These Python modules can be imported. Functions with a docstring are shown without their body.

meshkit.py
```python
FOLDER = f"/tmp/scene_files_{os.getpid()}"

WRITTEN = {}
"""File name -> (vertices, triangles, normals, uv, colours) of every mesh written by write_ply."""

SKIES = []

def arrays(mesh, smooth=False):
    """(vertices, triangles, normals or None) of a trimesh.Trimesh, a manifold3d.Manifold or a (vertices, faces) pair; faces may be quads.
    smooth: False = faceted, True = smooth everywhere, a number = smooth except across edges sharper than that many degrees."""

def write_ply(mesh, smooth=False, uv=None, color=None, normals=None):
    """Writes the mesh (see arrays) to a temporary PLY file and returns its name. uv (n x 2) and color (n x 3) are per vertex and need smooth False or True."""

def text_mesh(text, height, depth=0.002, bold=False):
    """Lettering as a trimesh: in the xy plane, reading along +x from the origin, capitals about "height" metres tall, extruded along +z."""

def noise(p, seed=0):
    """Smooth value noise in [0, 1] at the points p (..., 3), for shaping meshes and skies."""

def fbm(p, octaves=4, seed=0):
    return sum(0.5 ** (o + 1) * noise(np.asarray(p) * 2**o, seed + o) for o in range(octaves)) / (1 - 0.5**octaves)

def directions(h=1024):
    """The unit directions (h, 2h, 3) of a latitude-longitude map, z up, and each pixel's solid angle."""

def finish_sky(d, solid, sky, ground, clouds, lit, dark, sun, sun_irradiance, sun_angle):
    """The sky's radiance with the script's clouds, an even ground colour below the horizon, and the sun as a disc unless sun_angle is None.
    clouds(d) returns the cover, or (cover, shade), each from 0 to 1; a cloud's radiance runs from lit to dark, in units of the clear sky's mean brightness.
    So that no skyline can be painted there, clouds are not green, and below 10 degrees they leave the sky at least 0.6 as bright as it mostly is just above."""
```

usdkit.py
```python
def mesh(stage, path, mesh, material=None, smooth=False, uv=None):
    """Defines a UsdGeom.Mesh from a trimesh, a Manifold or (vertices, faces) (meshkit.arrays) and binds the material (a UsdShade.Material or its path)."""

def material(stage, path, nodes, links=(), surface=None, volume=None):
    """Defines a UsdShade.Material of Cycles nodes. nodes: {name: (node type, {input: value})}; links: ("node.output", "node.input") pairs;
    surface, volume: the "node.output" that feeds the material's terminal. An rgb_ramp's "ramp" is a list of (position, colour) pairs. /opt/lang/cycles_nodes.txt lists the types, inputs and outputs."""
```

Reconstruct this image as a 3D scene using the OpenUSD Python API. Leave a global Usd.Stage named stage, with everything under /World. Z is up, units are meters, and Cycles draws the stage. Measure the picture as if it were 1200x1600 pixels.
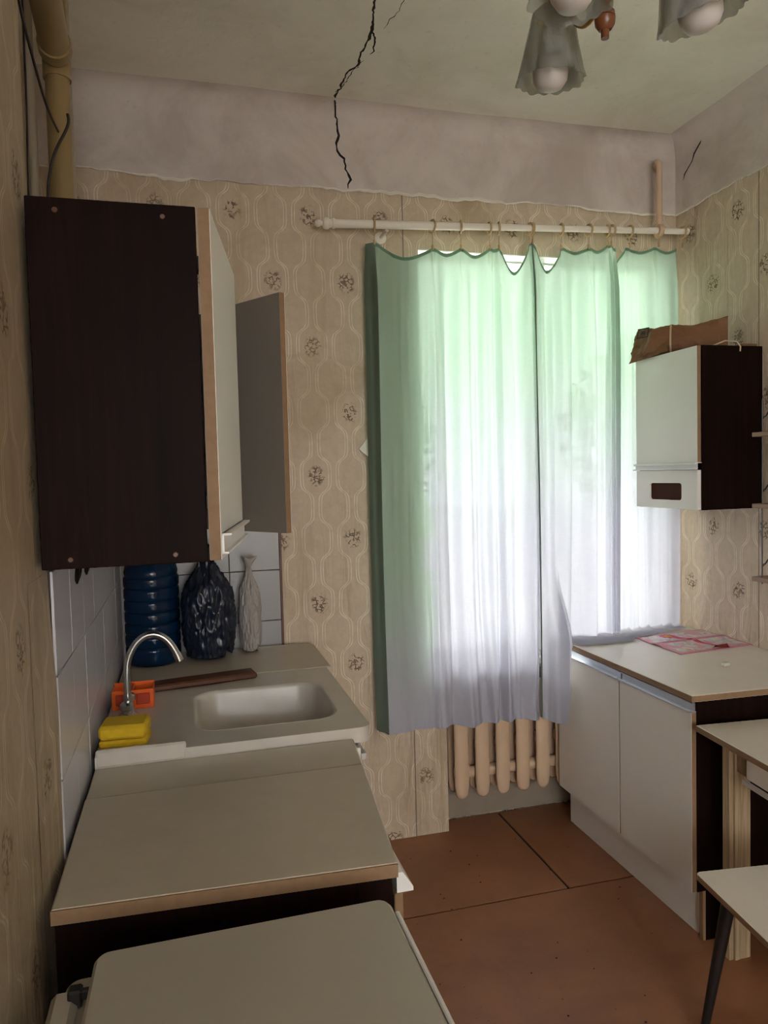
import math, random
import numpy as np, trimesh, manifold3d as m3
import usdkit
from meshkit import noise, fbm
from pxr import Usd, UsdGeom, UsdLux, UsdShade, Gf, Sdf
from shapely.geometry import Polygon, box as sbox

stage = Usd.Stage.CreateInMemory()
UsdGeom.SetStageUpAxis(stage, 'Z'); UsdGeom.SetStageMetersPerUnit(stage, 1.0)
UsdGeom.Xform.Define(stage, '/World'); UsdGeom.Scope.Define(stage, '/World/Looks')
random.seed(4); RNG = np.random.default_rng(4)
PI = math.pi

# ------------------------------------------------------------------ camera
F_PX, YAW, PITCH, ROLL, EYE = 1153.0, 0.2628, 0.05, -0.0251, 1.533
cam = UsdGeom.Camera.Define(stage, '/World/camera')
cy, sy, cp, sp, cr, sr = math.cos(YAW), math.sin(YAW), math.cos(PITCH), math.sin(PITCH), math.cos(ROLL), math.sin(ROLL)
right0 = np.array([cy, -sy, 0]); fwd = np.array([sy * cp, cy * cp, -sp]); up0 = np.array([sy * sp, cy * sp, cp])
right = right0 * cr + up0 * sr; up = -right0 * sr + up0 * cr
mtx = Gf.Matrix4d(*right, 0, *up, 0, *(-fwd), 0, 0, 0, EYE, 1)
cam.AddTransformOp().Set(mtx)
cam.CreateHorizontalApertureAttr(24.0); cam.CreateFocalLengthAttr(24.0 * F_PX / 1200)
cam.CreateVerticalApertureAttr(32.0)
cam.CreateClippingRangeAttr(Gf.Vec2f(0.02, 500))
cam.CreateExposureAttr(1.85)

# ------------------------------------------------------------------ light: one even overcast sky, coming in through the window and an added rear opening
dome = UsdLux.DomeLight.Define(stage, '/World/overcast_sky')
dome.CreateIntensityAttr(1.0); dome.CreateColorAttr(Gf.Vec3f(0.975, 0.985, 1.0))

# ------------------------------------------------------------------ materials
class G:
    def __init__(s): s.n, s.l, s.k = {}, [], 0
    def node(s, kind, **inp):
        s.k += 1; nm = f'n{s.k}'; vals = {}
        for a, b in inp.items():
            if isinstance(b, str) and '.' in b: s.l.append((b, f'{nm}.{a}'))
            else: vals[a] = b
        s.n[nm] = (kind, vals); return nm
    def m(s, op, a, b=0.0, c=0.0):
        return s.node('math', math_type=op, value1=a, value2=b, value3=c) + '.value'
    def step(s, x, lo, hi, a=0.0, b=1.0):
        return s.node('map_range', range_type='smoothstep', value=x, from_min=lo, from_max=hi, to_min=a, to_max=b, clamp=True) + '.result'
    def mix(s, f, a, b, kind='mix'):
        return s.node('mix', mix_type=kind, fac=f, color1=a, color2=b) + '.color'
    def pos(s): return s.node('geometry') + '.position'
    def obj(s): return s.node('texture_coordinate') + '.object'
    def xyz(s, v):
        q = s.node('separate_xyz', vector=v); return q + '.x', q + '.y', q + '.z'
    def noise(s, v, scale, detail=3.0, rough=0.5, dist=0.0, stretch=None):
        if stretch: v = s.node('mapping', vector=v, scale=stretch) + '.vector'
        return s.node('noise_texture', vector=v, scale=scale, detail=detail, roughness=rough, distortion=dist) + '.fac'
    def bump(s, h, strength=0.3, dist=0.01, normal=None):
        kw = dict(height=h, strength=strength, distance=dist)
        if normal: kw['normal'] = normal
        return s.node('bump', **kw) + '.normal'
    def out(s, name, **p):
        b = s.node('principled_bsdf', **p)
        return usdkit.material(stage, '/World/Looks/' + name, s.n, s.l, surface=b + '.BSDF')
    def done(s, name, surf):
        return usdkit.material(stage, '/World/Looks/' + name, s.n, s.l, surface=surf)

def lin(r, g, b):
    return tuple(((c / 255 + .055) / 1.055) ** 2.4 if c > 10 else c / 255 / 12.92 for c in (r, g, b))

M = {}
def plain(name, col, rough=0.5, metal=0.0, var=0.12, scale=9.0, bump=0.0, spec=0.5, **kw):
    g = G(); p = g.pos()
    n = g.noise(p, scale, 5.0, 0.6)
    c = g.mix(n, tuple(x * (1 - var) for x in col), tuple(min(1, x * (1 + var)) for x in col))
    args = dict(base_color=c, roughness=rough, metallic=metal, specular_ior_level=spec, **kw)
    if bump: args['normal'] = g.bump(g.noise(p, scale * 12, 3.0), bump, 0.002)
    M[name] = g.out(name, **args)

plain('white_laminate', lin(222, 216, 206), 0.38, var=0.05, scale=5)
plain('worktop_laminate', lin(188, 176, 156), 0.30, var=0.10, scale=14)
plain('pale_worktop', lin(226, 216, 200), 0.30, var=0.07, scale=14)
plain('chipboard_edge', lin(136, 106, 76), 0.65, var=0.22, scale=60)
plain('enamel', lin(176, 168, 152), 0.28, var=0.05, scale=4)
plain('sink_enamel', lin(196, 188, 176), 0.32, var=0.12, scale=16)
plain('aluminium', lin(205, 208, 212), 0.32, metal=0.85, var=0.05)
plain('white_metal', lin(226, 224, 220), 0.35, var=0.04)
plain('chrome', lin(190, 190, 188), 0.22, metal=1.0, var=0.05)
plain('black_metal', lin(26, 24, 24), 0.45, var=0.2)
plain('dark_void', lin(20, 16, 14), 0.9)
plain('cable_dark', lin(36, 22, 18), 0.6)
plain('pipe_paint', lin(142, 118, 78), 0.35, var=0.10, scale=12, bump=0.08)
plain('pipe_white', lin(166, 154, 134), 0.4, var=0.10, scale=12)
plain('radiator_paint', lin(206, 176, 146), 0.38, var=0.08, scale=12, bump=0.06)
plain('rod_white', lin(236, 228, 212), 0.35, var=0.05)
plain('ring_plastic', lin(190, 162, 118), 0.4, var=0.08)
plain('frame_white', lin(228, 226, 220), 0.4, var=0.05)
plain('brown_plastic', lin(112, 66, 38), 0.35)
plain('brass', lin(176, 140, 70), 0.3, metal=0.9)
plain('bulb_white', lin(190, 184, 178), 0.35, var=0.02)
plain('yellow_sponge', lin(214, 176, 30), 0.9, var=0.2, scale=60, bump=0.5)
plain('orange_plastic', lin(232, 98, 22), 0.35)
plain('orange_dark', lin(176, 52, 14), 0.4)
plain('navy_plastic', lin(16, 26, 44), 0.32, var=0.3, scale=20)
plain('pale_plastic', lin(160, 152, 146), 0.35, var=0.2, scale=30)
plain('kraft_paper', lin(122, 84, 54), 0.8, var=0.18, scale=30, bump=0.25)
plain('kraft_light', lin(196, 172, 140), 0.8, var=0.1, scale=30)
plain('shaded_door_inside', lin(132, 122, 110), 0.6, var=0.06)  # inner faces of the white doors, shade put into a darker colour
plain('torn_white', lin(226, 218, 204), 0.9)
plain('slot_brown', lin(60, 30, 18), 0.7, spec=.1)
plain('print_black', lin(26, 18, 16), 0.7)
plain('tile_shaded', lin(146, 142, 140), 0.3, var=0.08, scale=6)  # darker copy of the white tile, dim back-wall light put into the colour
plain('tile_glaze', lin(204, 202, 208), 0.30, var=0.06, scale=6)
plain('grout', lin(70, 62, 56), 0.9)
plain('shelf_wood', lin(150, 122, 104), 0.5, var=0.12, scale=40)
plain('crack_dark', lin(34, 26, 22), 0.95)
plain('bark', lin(74, 60, 46), 0.9, bump=0.4)
plain('bounce_ground', lin(204, 205, 188), 0.9, var=0.3, scale=3)  # ground outside made pale to bounce more light up to the ceiling
plain('crumb', lin(54, 30, 20), 0.8)
plain('pale_crumb', lin(200, 190, 170), 0.8)
plain('board_brown', lin(84, 48, 26), 0.45, var=0.25, scale=40)
plain('white_block', lin(206, 202, 192), 0.5)

def wood(name, a, b, rough):
    g = G(); p = g.pos()
    n = g.noise(p, 1.0, 6.0, 0.65, 0.6, stretch=(70, 70, 3.0))
    n2 = g.noise(p, 1.0, 3.0, 0.5, 0.3, stretch=(14, 14, 0.8))
    c = g.mix(g.step(n, .32, .7), a, b)
    c = g.mix(g.step(n2, .4, .7, 0, .5), c, tuple(x * .55 for x in a))
    M[name] = g.out(name, specular_ior_level=.06, base_color=c, roughness=rough, normal=g.bump(n, 0.1, 0.001))
wood('dark_veneer', lin(19, 9, 7), lin(31, 15, 10), 0.55)
wood('raw_wood', lin(150, 128, 100), lin(186, 162, 130), 0.6)

def wallpaper(name, axis, base, line, flower, seams=(), stain=0.5, gloss=0.6, billow=.045):
    """beige paper with a half-drop net of cream ogee outlines and a sprig in every other oval; u runs along the wall, v up"""
    P, Q = 0.145, 0.256
    g = G(); p = g.pos(); x, y, z = g.xyz(p)
    # hand-hung paper wobbles a little
    wob = g.m('multiply', g.m('subtract', g.noise(p, 3.0, 2.0), .5), .012)
    u = g.m('add', {'x': x, 'y': y}[axis], wob); v = g.m('add', z, wob)
    pu = g.m('divide', u, P); qv = g.m('add', g.m('divide', v, Q), .5)
    fx = g.m('subtract', g.m('fraction', pu), .5); fy = g.m('subtract', g.m('fraction', qv), .5)
    a = g.m('multiply', g.m('absolute', fx), P)
    th = g.m('multiply', fy, 2 * PI)
    s = g.m('tanh', g.m('multiply', g.m('cosine', th), 2.5))
    slope = g.m('multiply', g.m('multiply', g.m('subtract', 1.0, g.m('multiply', s, s)), g.m('sine', th)), 0.021 * 2.5 * 2 * PI / Q)
    nrm_ = g.m('sqrt', g.m('add', 1.0, g.m('multiply', slope, slope)))
    dA = g.m('absolute', g.m('subtract', g.m('subtract', a, .0310), g.m('multiply', s, .0210)))
    dB = g.m('absolute', g.m('subtract', g.m('subtract', a, .0415), g.m('multiply', s, .0210)))
    d = g.m('divide', g.m('minimum', dA, dB), nrm_)
    lm = g.step(d, .0010, .0026, 1.0, 0.0)
    lm = g.m('multiply', lm, g.step(g.noise(p, 26.0, 3.0), .3, .6, .35, 1.0))
    # sprig
    par = g.m('modulo', g.m('add', g.m('floor', pu), g.m('add', g.m('floor', qv), 100.0)), 2.0)
    lx = g.m('multiply', fx, P); ly = g.m('multiply', fy, Q)
    r = g.m('sqrt', g.m('add', g.m('multiply', lx, lx), g.m('multiply', g.m('multiply', ly, ly), .8)))
    vor = g.node('voronoi_texture', feature='distance_to_edge', scale=62.0, vector=p) + '.distance'
    sprig = g.m('multiply', g.step(vor, .05, .16, 1.0, 0.0), g.step(g.noise(p, 70.0, 2.0), .42, .52))
    blob = g.step(g.noise(p, 45.0, 2.0), .56, .66)
    sprig = g.m('maximum', sprig, g.m('multiply', blob, .8))
    ang = g.noise(p, 30.0, 2.0)
    sprig = g.m('multiply', sprig, g.step(g.m('add', r, g.m('multiply', ang, .03)), .040, .056, 1.0, 0.0))
    sprig = g.m('multiply', g.m('multiply', sprig, par), .9)
    # mottle, stains, rubbed patches
    c = g.mix(g.step(g.noise(p, 34.0, 6.0, .7), .35, .65), tuple(t * .90 for t in base), base)
    c = g.mix(lm, c, line)
    c = g.mix(sprig, c, flower)
    st = g.step(g.noise(p, 1.7, 6.0, .62, .8), .50, .74, 0.0, stain)
    c = g.mix(st, c, tuple(t * k for t, k in zip(base, (.66, .60, .50))))
    drip = g.step(g.noise(p, 1.0, 5.0, .6, .4, stretch=(11, 11, 1.1)), .52, .72, 0.0, stain * .7)
    c = g.mix(drip, c, tuple(t * k for t, k in zip(base, (.74, .70, .62))))
    for k in seams:
        sm = g.step(g.m('absolute', g.m('subtract', {'x': x, 'y': y}[axis], k)), .0015, .004, .8, 0.0)
        c = g.mix(sm, c, tuple(t * .25 for t in base))
    # loose paper: vertical billows, stronger low down
    low = g.step(z, 0.4, 1.7, 1.0, .25)
    h = g.m('multiply', g.noise(p, 1.0, 3.0, .5, 1.2, stretch=(9, 9, 1.7)), low)
    nrm = g.bump(h, 1.0, billow)
    nrm = g.bump(g.noise(p, 120.0, 3.0), 0.12, 0.002, nrm)
    M[name] = g.out(name, base_color=c, roughness=gloss, normal=nrm, specular_ior_level=.35)
PAPER = lin(203, 183, 158); LINE = lin(226, 212, 190); SPRIG = lin(84, 62, 42)
wallpaper('wallpaper_back', 'x', PAPER, LINE, SPRIG, seams=(0.895,), stain=.75)
wallpaper('wallpaper_side', 'y', PAPER, LINE, SPRIG, seams=(2.425,))
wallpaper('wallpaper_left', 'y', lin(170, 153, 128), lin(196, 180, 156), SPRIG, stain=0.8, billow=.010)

def plaster(name, col, dirty):
    g = G(); p = g.pos()
    c = g.mix(g.step(g.noise(p, 2.2, 6.0, .65, .5), .42, .72), col, tuple(t * k for t, k in zip(col, dirty)))
    c = g.mix(g.step(g.noise(p, 40.0, 4.0), .62, .75, 0, .35), c, tuple(t * .7 for t in col))
    nrm = g.bump(g.noise(p, 7.0, 6.0, .6, .4), .35, .010)
    M[name] = g.out(name, base_color=c, roughness=.85, normal=nrm, specular_ior_level=.2)
plaster('ceiling_plaster', lin(232, 227, 213), (.86, .84, .80))
plaster('frieze_plaster', lin(212, 200, 192), (.74, .71, .68))
plaster('bare_plaster', lin(150, 136, 120), (.8, .76, .7))

g = G(); p = g.pos()
n = g.noise(p, 3.2, 6.0, .6, .3)
c = g.mix(g.step(n, .35, .7), lin(134, 86, 56), lin(154, 104, 72))
c = g.mix(g.step(g.noise(p, 10.0, 5.0, .7), .55, .8, 0, .5), c, lin(112, 70, 48))
c = g.mix(g.step(g.noise(p, 75.0, 2.0), .72, .76, 0, .7), c, lin(60, 34, 26))
lth = g.node('voronoi_texture', feature='distance_to_edge', scale=95.0, vector=p) + '.distance'
M['floor_paint'] = g.out('floor_paint', base_color=c, roughness=g.step(n, .3, .7, .36, .5), normal=g.bump(g.m('minimum', lth, .12), .25, .004))

def cloth(name, green, backlit):
    """thin cotton: dyed green, with window backlight put into a paler colour in front of the panes"""
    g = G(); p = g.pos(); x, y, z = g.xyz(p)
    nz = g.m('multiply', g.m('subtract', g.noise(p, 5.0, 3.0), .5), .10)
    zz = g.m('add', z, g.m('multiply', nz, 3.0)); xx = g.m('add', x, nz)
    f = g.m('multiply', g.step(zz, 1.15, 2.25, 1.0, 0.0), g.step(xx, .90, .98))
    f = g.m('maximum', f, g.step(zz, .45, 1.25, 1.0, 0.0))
    c = g.mix(f, green, backlit)  # whitening by the backlit window mixed into the green cloth colour
    wv = g.noise(p, 1.0, 2.0, .5, stretch=(500, 500, 40)); wh = g.noise(p, 1.0, 2.0, .5, stretch=(40, 40, 500))
    weave = g.m('add', wv, wh)
    c = g.mix(g.step(weave, .75, 1.25, 0, .18), c, tuple(t * .8 for t in green))
    nrm = g.bump(weave, .12, .001)
    d = g.node('diffuse_bsdf', color=c, normal=nrm); t = g.node('translucent_bsdf', color=c, normal=nrm)
    mx = g.node('mix_closure', fac=.37, closure1=d + '.BSDF', closure2=t + '.BSDF')
    tr = g.node('transparent_bsdf', color=c)      # open weave: a little passes straight through
    M[name] = g.done(name, g.node('mix_closure', fac=.03, closure1=mx + '.closure', closure2=tr + '.BSDF') + '.closure')
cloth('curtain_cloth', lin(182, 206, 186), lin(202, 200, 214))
cloth('shaded_hem_cloth', lin(138, 156, 136), lin(138, 152, 138))  # turned edge: lack of backlight put into a darker green
cloth('top_hem_cloth', lin(134, 166, 140), lin(160, 176, 164))

g = G(); tr = g.node('transparent_bsdf', color=(.97, .98, .97)); gl = g.node('glossy_bsdf', roughness=.02, color=(1, 1, 1))
fr = g.node('fresnel', IOR=1.45); M['pane_glass'] = g.done('pane_glass', g.node('mix_closure', fac=fr + '.fac', closure1=tr + '.BSDF', closure2=gl + '.BSDF') + '.closure')
# moulded crystal shades: milky clear glass
g = G(); p = g.pos()
tr = g.node('transparent_bsdf', color=(.90, .90, .87)); pb = g.node('principled_bsdf', base_color=lin(150, 151, 144), roughness=.10, normal=g.bump(g.noise(p, 45.0, 3.0, stretch=(1, 1, .4)), .9, .012))
M['shade_glass'] = g.done('shade_glass', g.node('mix_closure', fac=g.step(g.noise(p, 28.0, 3.0), .35, .65, .25, .60), closure1=tr + '.BSDF', closure2=pb + '.BSDF') + '.closure')
g = G()
tr = g.node('transparent_bsdf', color=lin(40, 110, 160)); pb = g.node('principled_bsdf', base_color=lin(6, 46, 80), roughness=.12)
M['blue_plastic'] = g.done('blue_plastic', g.node('mix_closure', fac=.6, closure1=tr + '.BSDF', closure2=pb + '.BSDF') + '.closure')
g = G(); p = g.pos()
vc = g.node('voronoi_texture', feature='f1', scale=55.0, vector=p)
cc = g.node('hsv', hue=.5, saturation=.5, value=.85, color=vc + '.color') + '.color'
cc = g.mix(.5, cc, lin(214, 190, 184))
cc = g.mix(g.step(g.noise(p, 16.0, 3.0), .52, .60), cc, lin(214, 150, 160))
M['picture_print'] = g.out('picture_print', base_color=cc, roughness=.35)
plain('pink_paper', lin(206, 128, 146), 0.4, var=0.06)
plain('pink_red', lin(206, 52, 92), 0.45, var=0.1)
plain('dark_red', lin(120, 26, 26), 0.5, var=0.1)
def leaf(name, col):
    g = G(); p = g.pos()
    c = g.mix(g.noise(p, 4.0, 3.0), tuple(t * .7 for t in col), col)
    d = g.node('diffuse_bsdf', color=c); t = g.node('translucent_bsdf', color=c)
    M[name] = g.done(name, g.node('mix_closure', fac=.4, closure1=d + '.BSDF', closure2=t + '.BSDF') + '.closure')
leaf('leaf_green', lin(122, 146, 84))

# ------------------------------------------------------------------ building helpers
used = {}
def numbered(parent, name):
    k = used.get((parent, name), 0); used[(parent, name)] = k + 1
    return name if k == 0 else f'{name}_{k:03d}'
def path_of(x): return str(x.GetPath()) if x is not None else '/World'
def obj(name, mesh, mat, parent=None, smooth=False, label=None, cat=None, group=None, kind=None):
    par = path_of(parent)
    if isinstance(mesh, list): mesh = trimesh.util.concatenate(mesh)
    pr = usdkit.mesh(stage, par + '/' + numbered(par, name), mesh, M[mat], smooth=smooth).GetPrim()
    return tag(pr, label, cat, group, kind)
def tag(pr, label=None, cat=None, group=None, kind=None):
    for k, v in (('label', label), ('category', cat), ('group', group), ('kind', kind)):
        if v: pr.SetCustomDataByKey(k, v)
    return pr
def thing(name, label=None, cat=None, loc=(0, 0, 0), rz=0, group=None, kind=None):
    x = UsdGeom.Xform.Define(stage, '/World/' + numbered('/World', name))
    x.AddTranslateOp().Set(Gf.Vec3d(*map(float, loc)))
    x.AddRotateZOp().Set(math.degrees(rz))
    return tag(x.GetPrim(), label, cat, group, kind)
def hull(pts): return trimesh.convex.convex_hull(np.asarray(pts, float))
def bx(x0, x1, y0, y1, z0, z1, r=0.0015):
    r = min(r, .45 * (x1 - x0), .45 * (y1 - y0), .45 * (z1 - z0))
    if r <= 0:
        b = trimesh.creation.box((x1 - x0, y1 - y0, z1 - z0)); b.apply_translation(((x0 + x1) / 2, (y0 + y1) / 2, (z0 + z1) / 2)); return b
    pts = []
    for X, sx in ((x0, 1), (x1, -1)):
        for Y, s2 in ((y0, 1), (y1, -1)):
            for Z, s3 in ((z0, 1), (z1, -1)):
                pts += [(X, Y + s2 * r, Z + s3 * r), (X + sx * r, Y, Z + s3 * r), (X + sx * r, Y + s2 * r, Z)]
    return hull(pts)
def slab(poly, z0, z1, bev=0.003):
    """extruded outline with a small chamfer on the top edge"""
    P = poly if isinstance(poly, Polygon) else Polygon(poly)
    a = trimesh.creation.extrude_polygon(P, z1 - z0 - bev, engine='earcut'); a.apply_translation((0, 0, z0))
    if bev <= 0: return a
    pts = np.array(P.exterior.coords)[:-1]; inn = np.array(P.buffer(-bev, join_style=2).exterior.coords)[:-1]
    top = hull(np.vstack([np.c_[pts, np.full(len(pts), z1 - bev)], np.c_[inn, np.full(len(inn), z1)]]))
    return trimesh.util.concatenate([a, top])
def tube(pts, r, n=10, closed=False, caps=True):
    pts = np.asarray(pts, float); k = len(pts)
    r = np.broadcast_to(np.asarray(r, float), (k,))
    t = np.gradient(pts, axis=0) if not closed else np.roll(pts, -1, 0) - np.roll(pts, 1, 0)
    t /= np.linalg.norm(t, axis=1, keepdims=True)
    ref = np.array([0, 0, 1.0]) if abs(t[0][2]) < .9 else np.array([1.0, 0, 0])
    nrm = np.cross(t[0], ref); nrm /= np.linalg.norm(nrm); v = []
    for i in range(k):
        nrm = nrm - t[i] * (nrm @ t[i]); nrm /= np.linalg.norm(nrm); b = np.cross(t[i], nrm)
        for j in range(n):
            a = 2 * PI * j / n; v.append(pts[i] + r[i] * (math.cos(a) * nrm + math.sin(a) * b))
    f = []
    for i in range(k if closed else k - 1):
        i2 = (i + 1) % k
        for j in range(n):
            j2 = (j + 1) % n; f += [(i * n + j, i * n + j2, i2 * n + j2), (i * n + j, i2 * n + j2, i2 * n + j)]
    if not closed and caps:
        v += [pts[0], pts[-1]]; a, b = k * n, k * n + 1
        for j in range(n):
            j2 = (j + 1) % n; f += [(a, j2, j), (b, (k - 1) * n + j, (k - 1) * n + j2)]
    m = trimesh.Trimesh(np.array(v), np.array(f), process=False)
    if m.volume < 0: m.invert()
    return m
def lathe(prof, n=32, at=(0, 0, 0), axis=None):
    m = trimesh.creation.revolve(np.asarray(prof, float), sections=n)
    if axis is not None: m.apply_transform(trimesh.geometry.align_vectors([0, 0, 1], axis))
    m.apply_translation(at); return m
def grid(P, thick=None, close=False):
    """P (a, b, 3) -> sheet; thick: offset copy makes it a thin closed sheet"""
    a, b = P.shape[:2]; idx = np.arange(a * b).reshape(a, b)
    q = np.stack([idx[:-1, :-1], idx[1:, :-1], idx[1:, 1:], idx[:-1, 1:]], -1).reshape(-1, 4)
    f = np.vstack([q[:, [0, 1, 2]], q[:, [0, 2, 3]]]); v = P.reshape(-1, 3)
    m = trimesh.Trimesh(v, f, process=False)
    if thick is None: return m
    n = m.vertex_normals; v2 = v - n * thick; N = len(v)
    rim = np.concatenate([idx[0, :], idx[1:, -1], idx[-1, -2::-1], idx[-2:0:-1, 0]])
    e = np.stack([rim, np.roll(rim, -1)], 1)
    side = np.vstack([np.c_[e[:, 1], e[:, 0], e[:, 0] + N], np.c_[e[:, 1], e[:, 0] + N, e[:, 1] + N]])
    return trimesh.Trimesh(np.vstack([v, v2]), np.vstack([f, f[:, ::-1] + N, side]), process=False)
def xf(m, loc=(0, 0, 0), rz=0, rx=0, ry=0):
    m = m.copy(); R = trimesh.transformations
    T = R.translation_matrix(loc) @ R.rotation_matrix(rz, [0, 0, 1]) @ R.rotation_matrix(ry, [0, 1, 0]) @ R.rotation_matrix(rx, [1, 0, 0])
    m.apply_transform(T); return m
def ss(x, a, b):
    t = np.clip((np.asarray(x, float) - a) / (b - a), 0, 1); return t * t * (3 - 2 * t)

# ------------------------------------------------------------------ room
L, W, D, H, PT, REAR, NICHE, EDGE = -0.253, 2.185, 2.925, 2.98, 2.67, -1.3, -0.475, 1.46
WX0, WX1, WZ0, WZ1, WT = 0.955, 2.12, 0.725, 2.455, 0.24      # window opening, wall thickness

fl = thing('floor', 'brown painted fibreboard sheets with dark open joints', kind='structure')
obj('subfloor', bx(NICHE - .2, W + .2, REAR - .1, D + .1, -.08, -.006, 0), 'dark_void', fl)
SEAM = .0046
for x0, x1, y0, y1 in ((NICHE - .2, 1.31, 2.383, D + .1), (1.31, W + .2, 2.383, D + .1), (NICHE - .2, W + .2, REAR - .1, 2.383)):
    obj('sheet', bx(x0 + SEAM, x1 - SEAM, y0 + SEAM, y1 - SEAM, -.006, 0, .0012), 'floor_paint', fl)
cr = []
for k in range(40):
    s_ = RNG.uniform(.0015, .0045); x_, y_ = RNG.uniform(.45, 1.5), RNG.uniform(1.2, 2.8)
    ic = trimesh.creation.icosphere(0, s_); ic.apply_scale((1, RNG.uniform(.5, 1), .5)); ic.apply_translation((x_, y_, s_ * .4)); cr.append(ic)
obj('floor_crumbs', cr, 'crumb', label='dark crumbs and specks scattered over the brown floor', cat='crumbs', kind='stuff')

# ceiling, slightly uneven
xs, ys = np.linspace(NICHE - .1, W + .1, 90), np.linspace(REAR - .1, D + .05, 120)
X, Y = np.meshgrid(xs, ys, indexing='ij')
Zc = H + .007 * (fbm(np.stack([X * 1.3, Y * 1.3, 0 * X], -1), 3) - .5)
ce = thing('ceiling', 'off-white plaster ceiling with a jagged crack', kind='structure')
obj('plaster', [grid(np.stack([X, Y, Zc], -1)[:, ::-1]), bx(NICHE - .1, W + .1, REAR - .1, D + .05, H + .02, H + .1, 0)], 'ceiling_plaster', ce, smooth=True)
def ribbon(pts, w, off, seed=0):
    """a dark crack: a jagged strip lying in the plaster's face"""
    pts = np.asarray(pts, float); out, rng = [], np.random.default_rng(seed)
    for a, b in zip(pts[:-1], pts[1:]):
        k = max(2, int(np.linalg.norm(b - a) / .012))
        for i in range(k): out.append(a + (b - a) * i / k + rng.normal(0, .0022, 3))
    out.append(pts[-1]); out = np.array(out)
    wd = np.array([w * rng.uniform(.45, 1.25) for _ in out]); wd[0] *= .4; wd[-1] *= .3
    return out, wd
def crack(name, pts, w, parent, plane, seed):
    p_, wd = ribbon(pts, w, 0, seed)
    if plane == 'z': p_[:, 2] = H + .007 * (fbm(np.stack([p_[:, 0] * 1.3, p_[:, 1] * 1.3, 0 * p_[:, 0]], -1), 3) - .5) - .0004; n_ = np.array([0, 0, -1.0])
    else: p_[:, 1] = D - .0088; n_ = np.array([0, -1.0, 0])
    t = np.gradient(p_, axis=0); s_ = np.cross(n_, t); s_ /= np.linalg.norm(s_, axis=1, keepdims=True)
    A = np.stack([p_ - s_ * wd[:, None] / 2, p_ + s_ * wd[:, None] / 2], 0)
    g_ = grid(A); g2 = grid(A[::-1] + n_ * .0003)
    return obj(name, [g_, g2], 'crack_dark', parent)

# wall_back: one slab with a deep window opening, shallow niche for the radiator, finely gridded paper face not needed
def mf(m): return m3.Manifold(m3.Mesh(np.asarray(m.vertices, np.float32), np.asarray(m.faces, np.uint32)))
wb = mf(bx(NICHE - .2, W + .2, D, D + WT, -.05, H + .05, 0)) - mf(bx(WX0, WX1, D - .1, D + WT + .1, WZ0, WZ1, 0))
FY = D + .10
wb = wb - mf(bx(WX0 - .07, WX1 + .05, FY - .012, D + WT + .1, WZ0 - .04, WZ1 + .07, 0))     # rebate that hides most of the frame
wb = wb - mf(bx(1.04, 1.74, D - .1, D + .12, -.01, WZ0 - .05, 0))
back = thing('wall_back', 'window wall in stained beige wallpaper with ogee outlines', kind='structure')
mm = wb.to_mesh(); obj('wallpaper', trimesh.Trimesh(mm.vert_properties[:, :3], mm.tri_verts), 'wallpaper_back', back)
obj('radiator_recess', [bx(1.045, 1.735, D + .110, D + .119, .001, WZ0 - .052, 0)], 'bare_plaster', back)
# reveals painted white
obj('reveal', [bx(WX0, WX0 + .004, D + .002, FY - .012, WZ0, WZ1, 0), bx(WX1 - .004, WX1, D + .002, FY - .012, WZ0, WZ1, 0), bx(WX0, WX1, D + .002, FY - .012, WZ1 - .004, WZ1, 0)], 'frame_white', back)
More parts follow.
